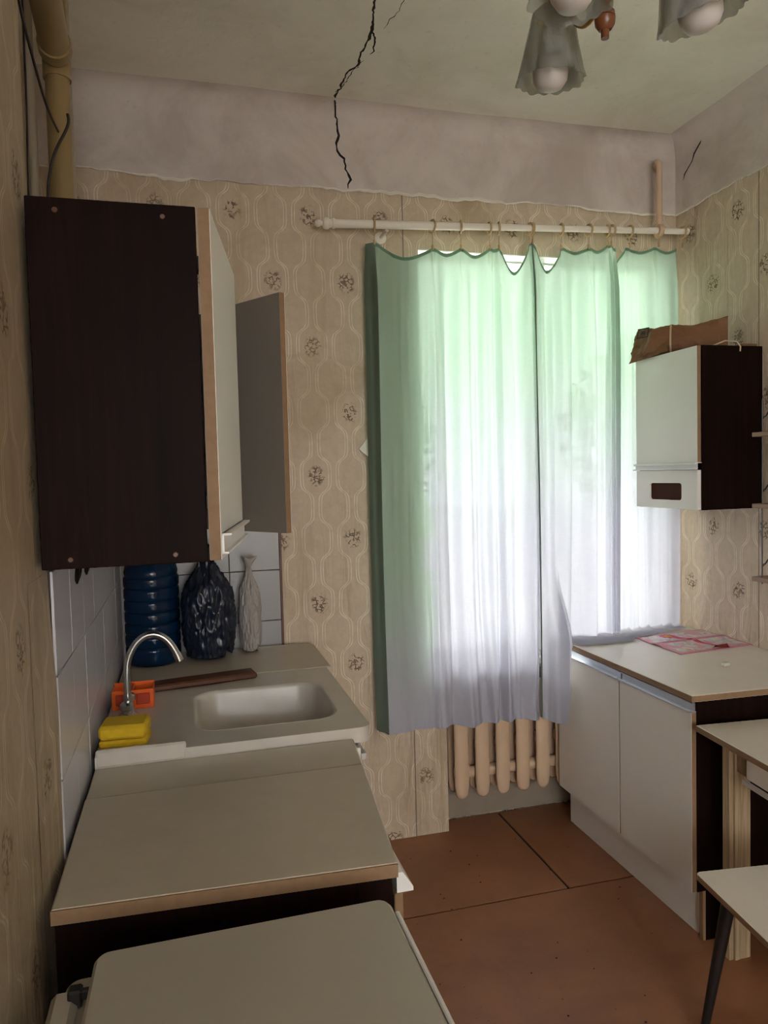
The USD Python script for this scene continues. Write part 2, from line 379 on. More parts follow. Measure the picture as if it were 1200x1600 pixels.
# torn flap of paper by the curtain
tp = np.array([[.686, 1.636], [.70, 1.628], [.73, 1.606], [.745, 1.612], [.742, 1.70], [.715, 1.672], [.70, 1.655]])
u_ = np.linspace(0, 1, 6); fl_pts = []
lo = np.array([[.684, 1.640], [.70, 1.625], [.72, 1.612], [.745, 1.604]]); hi = np.array([[.684, 1.640], [.70, 1.658], [.722, 1.684], [.745, 1.70]])
A = np.stack([np.stack([l_ + (h_ - l_) * t for t in u_]) for l_, h_ in zip(lo, hi)])
out = .004 + .018 * (1 - A[..., 0:1] * 0) * np.linspace(1, 0, 4)[:, None, None] ** 1.0
obj('torn_paper_flap', grid(np.concatenate([A[..., :1], D - out, A[..., 1:]], -1), .0006), 'torn_white', back)

wl = m3.Manifold.batch_boolean([mf(bx(NICHE - .2, L, REAR - .1, EDGE, -.05, H + .05, 0)), mf(bx(NICHE - .2, NICHE, EDGE - .01, D + .05, -.05, H + .05, 0)),
                                mf(bx(NICHE - .1, L, EDGE - .01, D + .01, -.05, 1.95, 0))], m3.OpType.Add)
mm = wl.to_mesh()
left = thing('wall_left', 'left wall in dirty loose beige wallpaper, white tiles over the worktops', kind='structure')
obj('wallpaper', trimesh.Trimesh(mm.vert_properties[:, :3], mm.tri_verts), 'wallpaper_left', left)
# loose edge of the paper, curling off the wall beside the tiles
vz = np.linspace(.55, 1.37, 30); pu_ = np.linspace(0, 1, 8)
A = np.array([[(L + .0008 + .010 * ss(1.37 - z, 0, .3) * (s ** 2) * (0.6 + .8 * noise(np.array([z * 4, 0, 0]))), 1.30 + (.165 + .012 * noise(np.array([z * 6, 3, 0]))) * s, z) for s in pu_] for z in vz])
obj('loose_paper_edge', grid(A, .0006), 'wallpaper_left', left, smooth=True)
obj('grout_bed', bx(L, L + .004, EDGE + .02, D, .5, 1.60, 0), 'grout', left)
ty = EDGE + .025
while ty < D - .02:
    y1 = min(ty + .196, D - .004)
    for z0 in (.57, .77, .97, 1.17, 1.37):
        o_ = RNG.uniform(0, .0012)
        obj('tile', bx(L + .003, L + .0085 + o_, ty, y1, z0 + .0015, z0 + .1985, .0012), 'tile_glaze', left)
    ty += .199
right_w = obj('wall_right', bx(W, W + .2, REAR - .1, D + .05, -.05, H + .05, 0), 'wallpaper_side', kind='structure', label='right wall in beige wallpaper with cream ogee outlines')
# added behind the viewer: unseen doorway and room letting in sky light as fill
DX0, DX1, DZ, HY = -.18, 1.55, 2.30, -3.1
obj('wall_front', [bx(NICHE - .2, DX0, REAR - .15, REAR, -.05, H + .05, 0), bx(DX1, W + .2, REAR - .15, REAR, -.05, H + .05, 0), bx(DX0, DX1, REAR - .15, REAR, DZ, H + .05, 0)], 'wallpaper_back', kind='structure', label='papered wall behind the viewer with a wide doorway added for fill light')
HX0, HX1, RX0, RX1, RZ0, RZ1 = -2.4, 1.9, -2.0, 1.10, .75, 2.75
obj('added_fill_room', [bx(HX0 - .1, HX0, HY, REAR - .15, -.05, H + .05, 0), bx(HX1, HX1 + .1, HY, REAR - .15, -.05, H + .05, 0), bx(HX0 - .1, HX1 + .1, HY - .1, REAR - .1, H + .05, H + .1, 0), bx(HX0 - .1, HX1 + .1, HY - .1, REAR - .1, -.1, -.02, 0), bx(HX0 - .1, NICHE - .2, REAR - .15, REAR - .05, -.05, H + .05, 0),
            bx(HX0 - .1, RX0, HY - .1, HY, -.05, H + .05, 0), bx(RX1, HX1 + .1, HY - .1, HY, -.05, H + .05, 0), bx(RX0, RX1, HY - .1, HY, -.05, RZ0, 0), bx(RX0, RX1, HY - .1, HY, RZ1, H + .05, 0)], 'ceiling_plaster', kind='structure', label='pale plastered room added unseen behind the viewer to let in fill light')
# tile apron on the back wall, left corner
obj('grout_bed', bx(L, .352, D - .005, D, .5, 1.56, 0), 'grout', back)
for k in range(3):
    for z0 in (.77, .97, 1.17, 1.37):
        obj('tile', bx(L + .010 + k * .2, L + .010 + k * .2 + .197, D - .0095 - RNG.uniform(0, .001), D - .004, z0 + .0015, z0 + .1985, .0012), 'tile_shaded', back)
obj('tile_edging', bx(.350, .360, D - .013, D, .78, 1.57, .002), 'board_brown', back)
obj('corner_strip', bx(L + .009, L + .026, D - .024, D - .010, .86, 1.58, .003), 'frieze_plaster', back)

# frieze: white band with a coved top along the back and right walls
def frieze_profile(n=9):
    R_ = .085; return [(0.008, PT)] + [(.008, H - R_)] + [(.008 + R_ * (1 - math.cos(a)), H - R_ + R_ * math.sin(a)) for a in np.linspace(0, PI / 2, n)][1:]
pr = np.array(frieze_profile())
def frieze(along, flip):
    rows = []
    for s in along:
        q = pr.copy(); k = noise(np.array([s * 9, 1.0 * flip, 0])) - .5; k2 = noise(np.array([s * 31, 2.0 + flip, 0])) - .5
        q[0, 1] += .014 * k + .009 * k2; q[1:, 0] += .010 * (fbm(np.array([s * 2.2, 5.0 + flip, 0]), 3) - .5); rows.append(q)
    return np.array(rows)
al = np.linspace(NICHE, W + .01, 200); Rb = frieze(al, 0)
Pb = np.stack([np.broadcast_to(al[:, None], Rb.shape[:2]), D - Rb[..., 0], Rb[..., 1]], -1)
lip = Pb[:, :1].copy(); lip[..., 1] = D + .002
tb = thing('trim_1', 'white plaster frieze above the wallpaper of the window wall, cracked', kind='structure')
obj('plaster_band', grid(np.concatenate([lip, Pb], 1)), 'frieze_plaster', tb, smooth=50)
def torn_lip(par, along, fl_, f):
    rows = []
    for s_ in along:
        z0 = PT + .014 * (noise(np.array([s_ * 9, 1.0 * fl_, 0])) - .5) + .009 * (noise(np.array([s_ * 31, 2.0 + fl_, 0])) - .5)
        w_ = .014 * max(0, noise(np.array([s_ * 5, 7.0 + fl_, 0])) - .25) + .004 * noise(np.array([s_ * 60, 3.0, 0])) + .0006
        rows.append([f(s_, .0100, z0 + .001), f(s_, .0120, z0 - w_ * .5), f(s_, .0085, z0 - w_)])
    obj('torn_paper_edge', grid(np.array(rows)), 'torn_white', par)
torn_lip(tb, np.linspace(NICHE, W - .012, 500), 0, lambda s_, o_, z: (s_, D - o_, z))
al2 = np.linspace(REAR, D, 260); Rr = frieze(al2, 1)
Pr = np.stack([W - Rr[..., 0], np.broadcast_to(al2[:, None], Rr.shape[:2]), Rr[..., 1]], -1)
lip = Pr[:, :1].copy(); lip[..., 0] = W + .002
tr_ = thing('trim_2', 'white plaster frieze above the wallpaper of the right wall', kind='structure')
obj('plaster_band', grid(np.concatenate([lip, Pr], 1)[::-1]), 'frieze_plaster', tr_, smooth=50)
torn_lip(tr_, np.linspace(REAR, D - .012, 700), 1, lambda s_, o_, z: (W - o_, s_, z))

crack('crack', [(.600, 2.00, H), (.616, 2.242, H), (.625, 2.304, H), (.644, 2.388, H), (.644, 2.457, H), (.640, 2.523, H), (.645, 2.603, H), (.618, 2.66, H), (.617, 2.731, H), (.610, 2.803, H), (.612, 2.838, H)], .0095, ce, 'z', 1)
crack('crack', [(.644, 2.385, H), (.665, 2.434, H), (.679, 2.507, H), (.670, 2.532, H)], .006, ce, 'z', 2)
crack('crack', [(.655, 2.575, H), (.632, 2.655, H), (.628, 2.74, H), (.604, 2.80, H)], .003, ce, 'z', 3)
crack('crack', [(.703, 2.22, H), (.698, 2.304, H), (.687, 2.323, H), (.680, 2.377, H)], .0022, ce, 'z', 4)
# where it runs down the cove and the frieze
zz = np.linspace(H - .0005, PT + .002, 9)
cv = [(x_, z_) for x_, z_ in ((.612, H - .087), (.640, 2.873), (.627, 2.845), (.630, 2.81), (.654, 2.785), (.667, 2.735), (.679, 2.706), (.670, 2.672))]
def on_frieze(x_, z_):
    q = frieze([x_], 0)[0]; return np.interp(z_, q[:, 1], q[:, 0])
def frieze_crack(pts, w, seed):
    p_, wd = ribbon([(a, 0, b) for a, b in pts], w, 0, seed)
    p_[:, 1] = [D - on_frieze(a, b) - .0012 for a, b in zip(p_[:, 0], p_[:, 2])]
    t = np.gradient(p_, axis=0); s_ = np.cross([0, -1.0, 0], t); s_ /= np.linalg.norm(s_, axis=1, keepdims=True)
    A = np.stack([p_ - s_ * wd[:, None] / 2, p_ + s_ * wd[:, None] / 2], 0)
    obj('crack', [grid(A), grid(A[::-1])], 'crack_dark', tb)
frieze_crack([(.612, H - .0006), (.616, H - .012), (.625, H - .04), (.634, H - .075)] + cv[1:], .0085, 6)
obj('crack', [tube([(W - .0085, 2.574, 2.944), (W - .009, 2.70, 2.932), (W - .009, 2.734, 2.925), (W - .009, 2.787, 2.885), (W - .009, 2.80, 2.86), (W - .009, 2.851, 2.823), (W - .009, 2.86, 2.80)], [.001, .0012, .0022, .003, .0016, .002, .0006], 5)], 'crack_dark', tr_)

# ------------------------------------------------------------------ window
win = thing('window_1', 'white painted wooden casement window behind the curtains', kind='structure')
def frame(x0, x1, z0, z1, w, y0, y1):
    return [bx(x0, x0 + w, y0, y1, z0, z1, .003), bx(x1 - w, x1, y0, y1, z0, z1, .003), bx(x0 + w, x1 - w, y0, y1, z0, z0 + w, .003), bx(x0 + w, x1 - w, y0, y1, z1 - w, z1, .003)]
obj('window_frame', frame(WX0 - .066, WX1 + .046, WZ0 - .036, WZ1 + .066, .035, FY, FY + .09), 'frame_white', win)
mid = (WX0 + WX1) / 2
for x0, x1 in ((WX0 - .030, mid), (mid, WX1 + .010)):
    sh = obj('casement', frame(x0, x1, WZ0, WZ1 + .030, .040, FY - .008, FY + .045), 'frame_white', win)
    obj('pane', bx(x0 + .039, x1 - .039, FY + .012, FY + .016, WZ0 + .039, WZ1 - .009, 0), 'pane_glass', sh)
obj('window_handle', [bx(mid - .03, mid - .012, FY - .03, FY - .01, 1.50, 1.62, .004)], 'white_metal', win)
obj('window_sill', bx(WX0 - .02, WX1 - .004, D - .03, FY - .013, WZ0 - .030, WZ0 - .001, .004), 'frame_white', win)

# outdoors
bounce_yard = obj('yard', bx(-30, 30, D + WT + .05, 60, -1.3, -1.2, 0), 'bounce_ground', kind='structure', label='unseen yard outside the window, made pale to bounce light onto the ceiling')
def tree(x, y, h, r, n, lab, seed):
    t = thing('tree', lab, 'tree', (x, y, -1.2), group='trees outside the window')
    obj('trunk', tube([(0, 0, 0), (.05, 0, h * .3), (-.04, .03, h * .7), (0, 0, h)], [.16, .13, .09, .02], 10), 'bark', t, smooth=40)
    rng = np.random.default_rng(seed)
    c = rng.normal(0, 1, (n, 3)); c /= np.linalg.norm(c, axis=1, keepdims=True); c *= (rng.random((n, 1)) ** .4) * np.array([r, r, h * .42]); c[:, 2] += h * .62
    a, b = rng.normal(0, 1, (2, n, 3)); a /= np.linalg.norm(a, axis=1, keepdims=True); b = np.cross(a, b); b /= np.linalg.norm(b, axis=1, keepdims=True)
    s_ = rng.uniform(.10, .22, (n, 1))
    v = np.stack([c - a * s_, c + b * s_ * .5, c + a * s_, c - b * s_ * .5], 1).reshape(-1, 3)
    k = np.arange(n)[:, None] * 4; f = np.vstack([k + [0, 1, 2], k + [0, 2, 3]])
    obj('leaves', trimesh.Trimesh(v, f, process=False), 'leaf_green', t, kind='stuff')
tree(-6.0, 14.5, 6.2, 2.4, 2200, 'leafy green tree outside, to the left beyond the window', 1)
tree(3.2, 17.0, 5.6, 2.6, 2600, 'leafy green tree outside, in the middle beyond the window', 2)
tree(11.5, 16.0, 6.0, 2.5, 2200, 'leafy green tree outside, to the right beyond the window', 3)

# ------------------------------------------------------------------ curtains, rod, rings
RY = 2.822
def rodz(x): return 2.497 + (x - .528) * (2.566 - 2.497) / (2.18 - .528)
rod = thing('curtain_rod', 'white wooden curtain rod with turned finial above the window', 'curtain rod')
d_ = np.array([1, 0, (2.566 - 2.497) / (2.18 - .528)]); d_ /= np.linalg.norm(d_)
def rp(x): return np.array([x, RY, rodz(x)])
obj('rod', [tube([rp(.56), rp(1.12)], .0165, 18), tube([rp(1.10), rp(2.170)], .0135, 18)], 'rod_white', rod, smooth=40)
obj('finial', lathe([(0, -.034), (.010, -.032), (.015, -.022), (.012, -.012), (.009, -.009), (.009, -.004), (.019, 0), (.023, .010), (.021, .020), (.014, .026), (.014, .030), (.020, .034), (.020, .044), (.016, .046), (0, .046)], 24, rp(.548), d_), 'rod_white', rod, smooth=35)
obj('bracket', [tube([(.80, D - .002, rodz(.80) - .02), (.80, RY, rodz(.80) - .021)], .007, 10), xf(lathe([(0, 0), (.024, 0), (.024, .004), (.010, .010), (0, .010)], 18), (.80, D - .001, rodz(.80) - .02), rx=PI / 2)], 'rod_white', rod, smooth=40)
bxk = np.array([(2.085, D - .010, 2.855), (2.06, D - .035, 2.866), (2.035, D - .075, 2.862), (2.026, RY, 2.845), (2.026, RY, 2.75), (2.026, RY, rodz(2.026) + .012)])
obj('bracket', [tube(bxk, .0135, 12), lathe([(.0135, 0), (.026, 0), (.028, .010), (.026, .020), (.0135, .020)], 20, rp(2.014), d_)], 'radiator_paint', rod, smooth=50)
RINGS = [.748, .987, 1.107, 1.231, 1.273, 1.410, 1.424, 1.553, 1.682, 1.772, 1.790, 1.881, 2.023, 2.140]
RZ = [2.437, 2.430, 2.437, 2.444, 2.446, 2.478, 2.480, 2.462, 2.469, 2.488, 2.490, 2.490, 2.500, 2.503]
ORD = 'first second third fourth fifth sixth seventh eighth ninth tenth eleventh twelfth thirteenth fourteenth'.split()
for i, (x, z) in enumerate(zip(RINGS, RZ)):
    rz_ = rodz(x); rad = .0237; tilt = RNG.uniform(-.35, .35)
    hang = .0188 - (.0165 if x < 1.11 else .0135)
    r_ = thing('curtain_ring', ORD[i] + ' beige curtain ring from the left on the white rod', 'curtain ring', (x, RY, rz_ - hang), group='curtain rings on the white rod')
    a = np.linspace(0, 2 * PI, 29)[:-1]
    P = np.stack([np.sin(a) * 0, np.cos(a) * rad, np.sin(a) * rad], 1)
    obj('ring', xf(tube(P, .0043, 8, closed=True), rz=tilt), 'ring_plastic', r_, smooth=60)
    zc = z - rz_ + hang
    obj('clip', [tube([(0, 0, -rad), (0, 0, (zc - rad) / 2), (0, 0, zc + .004)], .0018, 6), bx(-.004, .004, -.005, .005, zc - .010, zc + .012, .002)], 'ring_plastic', r_)
# the sprung hook at the curtain's upper left corner
CY = RY
def curtain(name, lab, x0, x1, rings, rzs, zbot, seed, left_turn=0.0, nu=None, foot=None, big=.026, fine=.014, slack=None, side_hem=0.0, back=0.0, push=0.0, creases=()):
    nu = nu or int((x1 - x0) / .0045) + 2; nv = 150
    u = np.linspace(0, 1, nu); X0 = x0 + (x1 - x0) * u; v = np.linspace(0, 1, nv) ** 1.15
    rings = np.asarray(rings); zt = np.interp(X0, rings, rzs); n = np.interp(X0, rings, np.arange(len(rings)))
    sag = np.zeros(nu); yt = np.zeros(nu)
    for k in range(len(rings) - 1):
        w_ = rings[k + 1] - rings[k]; m_ = (X0 >= rings[k]) & (X0 <= rings[k + 1]); t = (X0[m_] - rings[k]) / w_
        sg = (slack[k] if slack else .16 * w_ + .006); sag[m_] = sg * (1 - np.abs(2 * t - 1) ** 1.7)
    ztop = zt - sag
    rng = np.random.default_rng(seed)
    fold = np.zeros((nu, nv)); V = v[None, :]; U = X0[:, None]
    ph = rng.uniform(0, 6, 8)
    drift = .020 * np.sin(3.0 * V + ph[0]) + .012 * np.sin(7 * V + ph[1])
    # crests fall from the rings, valleys from the sags; lower down they melt into wider folds
    fold += big * np.cos(2 * PI * n[:, None]) * (1 - .35 * V) * (.25 + .75 * ss(V, 0, .10))
    q = (U + drift * V)
    fold += fine * (fbm(np.stack([q * 16, 0 * q + seed, V * .9 + 0 * q], -1), 3) - .5) * 2.6 * (.2 + .8 * ss(V, 0.02, .3))
    fold += .0045 * np.sin(q * 150 + ph[2] + 2.5 * np.sin(q * 21 + ph[3])) * ss(noise(np.stack([q * 7, 0 * q + seed + 9, V * 1.6 + 0 * q], -1)), .35, .75) * (.15 + .85 * ss(V, 0, .25))
    for xc, am in creases:
        wob_ = xc + .010 * np.sin(2.2 * V + xc * 9)
        fold += am * np.exp(-np.abs(U - wob_) / .010) * ss(V, .02, .25)
    # drawn threads: fine creases fan out below each ring
    fan = sum(np.exp(-((U - r_) / (.006 + .035 * V)) ** 2) for r_ in rings)
    fold += -.010 * fan * np.exp(-V * 7) + .0016 * np.sin(U * 520 + ph[4]) * fan * np.exp(-V * 6)
    X = U + .006 * np.sin(4 * V + ph[5] + 5 * U) * V
    zb = np.array([zbot(a) for a in X0])
    Z = ztop[:, None] + (zb - ztop)[:, None] * V
    Y = CY + back - fold
    if left_turn:
        t = np.clip(1 - (X0 - x0) / left_turn, 0, 1)[:, None]
        X = X + t * left_turn * .35; Y = Y * (1 - t) + t * (CY + .012) + .040 * t ** .8 * (.3 + .7 * ss(V, 0, .06)) ; X = X - .010 * t * (V * 0 + 1)
    if foot is not None:      # part of the cloth lies forward on the worktop
        zc, run = foot; R_ = np.array([run(a) for a in X0])[:, None]
        on = R_ > 0; s = (ztop - zc)[:, None] + R_; d = s * V - (ztop - zc)[:, None]
        ln = d > 0
        rip = .006 * (noise(np.stack([U * 30 + 0 * V, d * 18, 0 * d + 2], -1)))
        Zn = np.where(ln, zc + rip + .0015, ztop[:, None] - s * V); Yl = CY - d - fold * np.exp(-np.maximum(d, 0) * 12)
        Yn = np.where(ln, Yl, Y); Z = np.where(on, Zn, Z); Y = np.where(on, Yn, Y)
    if push: Y = Y - push * ss(X0, 1.425, 1.505)[:, None] * ss(-Z, -1.15, -.80) * (X0 < 1.518)[:, None]
    P = np.stack([X, Y, Z], -1)
    t = thing(name, lab, 'curtain', group=None)
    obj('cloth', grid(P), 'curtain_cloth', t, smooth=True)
    # hems: a doubled strip along the top edge
    hm = P[:, :1] + np.linspace(0, 1, 4)[None, :, None] * (P[:, 2:3] - P[:, :1]); hm[..., 1] -= .0022
    obj('top_hem', grid(hm), 'top_hem_cloth', t, smooth=True)
    if side_hem:
        k = max(3, int(side_hem / (x1 - x0) * nu)); sh_ = P[:k].copy(); sh_[..., 1] -= .003
        obj('side_hem', [grid(sh_), grid(sh_ - np.array([0, .002, 0]))], 'shaded_hem_cloth', t, smooth=True, label='turned-back side hem with its shade put into a darker green')
    hb = P[:, -3:].copy(); hb[..., 1] -= .0018; hb[..., 2] += .0012
    obj('bottom_hem', grid(hb), 'curtain_cloth', t, smooth=True)
    return t
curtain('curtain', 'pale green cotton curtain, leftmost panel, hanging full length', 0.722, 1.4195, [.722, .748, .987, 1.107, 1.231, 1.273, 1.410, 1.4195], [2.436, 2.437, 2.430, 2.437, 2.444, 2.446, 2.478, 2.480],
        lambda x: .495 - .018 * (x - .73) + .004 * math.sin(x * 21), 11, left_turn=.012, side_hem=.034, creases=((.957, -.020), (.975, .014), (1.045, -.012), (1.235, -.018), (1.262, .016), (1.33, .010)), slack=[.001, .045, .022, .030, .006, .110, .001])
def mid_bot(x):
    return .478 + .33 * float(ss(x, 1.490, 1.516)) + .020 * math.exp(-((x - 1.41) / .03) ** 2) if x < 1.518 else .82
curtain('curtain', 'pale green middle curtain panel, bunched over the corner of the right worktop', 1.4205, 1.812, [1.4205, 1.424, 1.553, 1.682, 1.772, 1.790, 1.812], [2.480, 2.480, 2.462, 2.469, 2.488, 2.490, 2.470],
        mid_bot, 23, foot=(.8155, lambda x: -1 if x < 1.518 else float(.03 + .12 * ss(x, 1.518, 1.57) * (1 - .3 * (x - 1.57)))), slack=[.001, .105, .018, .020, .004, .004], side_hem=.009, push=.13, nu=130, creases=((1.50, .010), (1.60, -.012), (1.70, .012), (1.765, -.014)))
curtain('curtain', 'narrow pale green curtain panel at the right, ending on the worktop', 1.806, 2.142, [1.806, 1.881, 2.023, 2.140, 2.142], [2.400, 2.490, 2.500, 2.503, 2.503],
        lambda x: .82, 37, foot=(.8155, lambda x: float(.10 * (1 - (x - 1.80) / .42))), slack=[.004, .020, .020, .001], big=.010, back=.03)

# ------------------------------------------------------------------ radiator
rad = thing('radiator', 'cream cast iron radiator with rounded columns below the window', 'radiator')
RYc = 2.930
for k in range(7):
    x = 1.090 + k * .0945
    pr_ = []
    for yo in (-.043, .043):
        t = np.linspace(0, 1, 14); zc = .172 + t * .46
        wv = np.where(t < .08, .0270 + .0055 * (t / .08) ** .5, np.where(t > .92, .0325 - .011 * ((t - .92) / .08), .0325))
        rows = [[(x + wv[i] * math.cos(a), RYc + yo + .016 * math.sin(a), zc[i]) for a in np.linspace(0, 2 * PI, 13)[:-1]] for i in range(14)]
        pr_ += [hull([q for r_ in rows[i:i + 2] for q in r_]) for i in range(13)]
        pr_.append(xf(trimesh.creation.icosphere(2, .0270), (x, RYc + yo, .176))); pr_[-1].vertices[:, 1] = RYc + yo + (pr_[-1].vertices[:, 1] - RYc - yo) * .59
    pr_ += [bx(x - .010, x + .010, RYc - .045, RYc + .045, z_, z_ + .05, .006) for z_ in (.215, .33, .45, .575)]
    man = m3.Manifold.batch_boolean([mf(q) for q in pr_], m3.OpType.Add).to_mesh()
    obj('section', trimesh.Trimesh(man.vert_properties[:, :3], man.tri_verts), 'radiator_paint', rad, smooth=45)
for z_ in (.245, .60):
    obj('header', tube([(1.075, RYc, z_), (1.672, RYc, z_)], .025, 14), 'radiator_paint', rad, smooth=40)
obj('pipe', [tube([(1.672, RYc, .60), (1.71, RYc, .60)], .013, 10), tube([(1.71, RYc, .60), (1.72, RYc, .57), (1.72, RYc, .03), (1.72, RYc, .0)], .013, 10)], 'radiator_paint', rad, smooth=40)
for x in (1.1372, 1.515): obj('bracket', bx(x - .006, x + .006, RYc, D + .109, .205, .225, .002), 'radiator_paint', rad)

# ------------------------------------------------------------------ left worktop row
def rounded(x0, x1, y0, y1, r, corners=(1, 1, 1, 1), n=7):
    c = [(x0, y0, PI), (x1, y0, 1.5 * PI), (x1, y1, 0), (x0, y1, .5 * PI)]; out = []
    for (cx, cy_, a0), on in zip(c, corners):
        rr = r if on else 1e-4; sx = 1 if cx == x0 else -1; s2 = 1 if cy_ == y0 else -1
        for a in np.linspace(a0, a0 + PI / 2, n if on else 1): out.append((cx + sx * rr + rr * math.cos(a), cy_ + s2 * rr + rr * math.sin(a)))
    return out
LX = L + .020
b = thing('base_cabinet', 'dark brown base cabinet with chipped beige worktop, nearest on the left wall', 'cabinet')
obj('worktop', slab([(LX, 1.252), (.338, 1.222), (.385, 1.680), (LX, 1.680)], .824, .85), 'worktop_laminate', b)
obj('worktop_edge', [hull([(LX, 1.2505, .825), (.338, 1.2205, .825), (LX, 1.2505, .8485), (.338, 1.2205, .8485), (LX, 1.2535, .825), (.338, 1.2235, .825), (LX, 1.2535, .8485), (.338, 1.2235, .8485)])], 'chipboard_edge', b)
obj('side_panel', hull([(q[0], q[1], z) for q in ((LX + .004, 1.262), (.330, 1.234), (.330, 1.250), (LX + .004, 1.278)) for z in (0.0, .823)]), 'dark_veneer', b)
obj('carcass', bx(LX + .006, .338, 1.280, 1.676, .09, .823, .001), 'dark_veneer', b)
dr = obj('door', bx(.341, .358, 1.262, 1.672, .10, .77, .002), 'chipboard_edge', b)
obj('handle', [hull([(.340, 1.240, z) for z in (.785, .822)] + [(.352, 1.240, .822), (.371, 1.240, .792), (.371, 1.240, .785), (.340, 1.670, .785), (.340, 1.670, .822), (.352, 1.670, .822), (.371, 1.670, .792), (.371, 1.670, .785)])], 'white_metal', dr, label='white sloped handle strip')
obj('plinth', bx(LX + .01, .30, 1.29, 1.67, 0, .09, .001), 'dark_veneer', b)
b = thing('base_cabinet', 'narrow beige worktop unit between the nearest cabinet and the sink', 'cabinet')
obj('worktop', slab([(LX, 1.686), (.386, 1.686), (.402, 1.860), (LX, 1.860)], .820, .846), 'worktop_laminate', b)
obj('carcass', bx(LX + .004, .350, 1.69, 1.858, .0, .819, .001), 'dark_veneer', b)
obj('door', bx(.351, .368, 1.69, 1.855, .10, .80, .002), 'white_laminate', b)
# sink
SX1 = .452
b = thing('sink_cabinet', 'pale base cabinet carrying the enamel sink', 'cabinet')
obj('carcass', bx(LX + .006, .405, 1.868, 1.886, .0, .822, .001), 'white_laminate', b)
obj('carcass', bx(LX + .006, .405, 2.468, 2.486, .0, .822, .001), 'white_laminate', b)
obj('base_panel', bx(LX + .006, .405, 1.887, 2.467, .08, .098, .001), 'white_laminate', b)
for y0, y1 in ((1.872, 2.176), (2.180, 2.484)):
    dr = obj('door', bx(.407, .424, y0, y1, .10, .815, .002), 'white_laminate', b); obj('handle', bx(.4245, .440, y0, y1, .78, .80, .002), 'aluminium', dr)
sk = thing('sink', 'worn off-white enamel sink set into the left worktop row', 'sink')
top = Polygon(rounded(LX, SX1, 1.864, 2.500, .03, (0, 1, 0, 0)))
bowl = Polygon(rounded(.0, .395, 1.965, 2.345, .07))
rim = trimesh.creation.extrude_polygon(top.difference(bowl), .040, engine='earcut'); rim.apply_translation((0, 0, .832))
def ring_of(poly, z): return np.c_[np.array(poly.exterior.coords)[:-1], np.full(len(poly.exterior.coords) - 1, z)]
lv = [(0.0, .8725), (.006, .871), (.012, .862), (.020, .80), (.045, .752), (.10, .742)]
rows = []
bp = np.array(bowl.exterior.coords)[:-1]; cxy = bp.mean(0)
for off, z in lv:
    rows.append(np.c_[cxy + (bp - cxy) * (1 - off / .20), np.full(len(bp), z)])
Pw = np.array(rows); Pw = np.concatenate([Pw, Pw[:, :1]], 1)
bot = np.repeat(np.array([[*cxy, .738]])[None], Pw.shape[1], 1).reshape(1, -1, 3)
obj('rim', rim, 'sink_enamel', sk)
obj('bowl', grid(np.concatenate([Pw, bot], 0)[:, ::-1], .002), 'sink_enamel', sk, smooth=50)
obj('drain', lathe([(0, 0), (.03, 0), (.034, .003), (.03, .004), (0, .002)], 24, (cxy[0], cxy[1], .7395)), 'chrome', sk, smooth=40)
obj('raised_edge', [bx(LX + .002, -.02, 1.862, 1.880, .845, .888, .005)], 'sink_enamel', sk, smooth=40)
b = thing('base_cabinet', 'base cabinet with beige worktop in the far left corner, rounded outer corner', 'cabinet')
obj('worktop', slab(rounded(LX, .470, 2.503, D - .028, .05, (0, 0, 1, 0)), .846, .874), 'worktop_laminate', b)
obj('carcass', bx(LX + .006, .43, 2.51, D - .03, 0, .845, .001), 'dark_veneer', b)
obj('door', bx(.432, .449, 2.512, D - .022, .10, .83, .002), 'white_laminate', b)
t = obj('wooden_board', xf(bx(-.205, .205, -.035, .035, 0, .020, .005), (.0, 2.432, .8752), rz=.17), 'board_brown', label='dark brown wooden board lying askew on the back rim of the sink', cat='board')

fc = thing('faucet', 'grey gooseneck faucet with ribbed flexible spout over the sink', 'faucet', (-.176, 2.165, .8728))
a = np.linspace(0, 1, 80)
ctl = np.array([(0, 0, .03), (0, 0, .09), (.002, 0, .145), (.012, 0, .180), (.032, 0, .210), (.058, 0, .226), (.084, 0, .226), (.108, 0, .212), (.126, 0, .188), (.137, 0, .165)])
from scipy.interpolate import CubicSpline
cs = CubicSpline(np.linspace(0, 1, len(ctl)), ctl)(a)
obj('spout', tube(cs, .0098 + .0010 * np.sin(a * 2 * PI * 40), 12), 'chrome', fc, smooth=60)
tp_ = cs[-1] - cs[-2]; tp_ /= np.linalg.norm(tp_)
obj('nozzle', tube([cs[-1] - tp_ * .004, cs[-1] + tp_ * .020], .0115, 14), 'chrome', fc, smooth=40)
obj('base', [lathe([(0, 0), (.026, 0), (.026, .006), (.018, .012), (.016, .035), (.012, .042), (0, .042)], 20), bx(-.012, .012, -.055, .055, .004, .024, .006)], 'chrome', fc, smooth=40)
for s in (-1, 1):
    obj('tap_knob', lathe([(0, 0), (.010, 0), (.010, .008), (.017, .012), (.018, .026), (.012, .032), (0, .032)], 16, (0, .044 * s, .022)), 'chrome', fc, smooth=40)
sp = thing('sponge_block', 'yellow washing-up sponge on the sink ledge by the white tiles', 'sponge', (-.168, 1.955, .8725), rz=-.09)
obj('sponge', bx(-.058, .058, -.045, .045, .020, .056, .008), 'yellow_sponge', sp, smooth=40)
obj('sponge', bx(-.058, .058, -.045, .045, 0, .019, .005), 'yellow_sponge', sp, smooth=40)
oh = thing('soap_holder', 'orange plastic holder with compartments behind the faucet', 'holder', (-.168, 2.275, .8725))
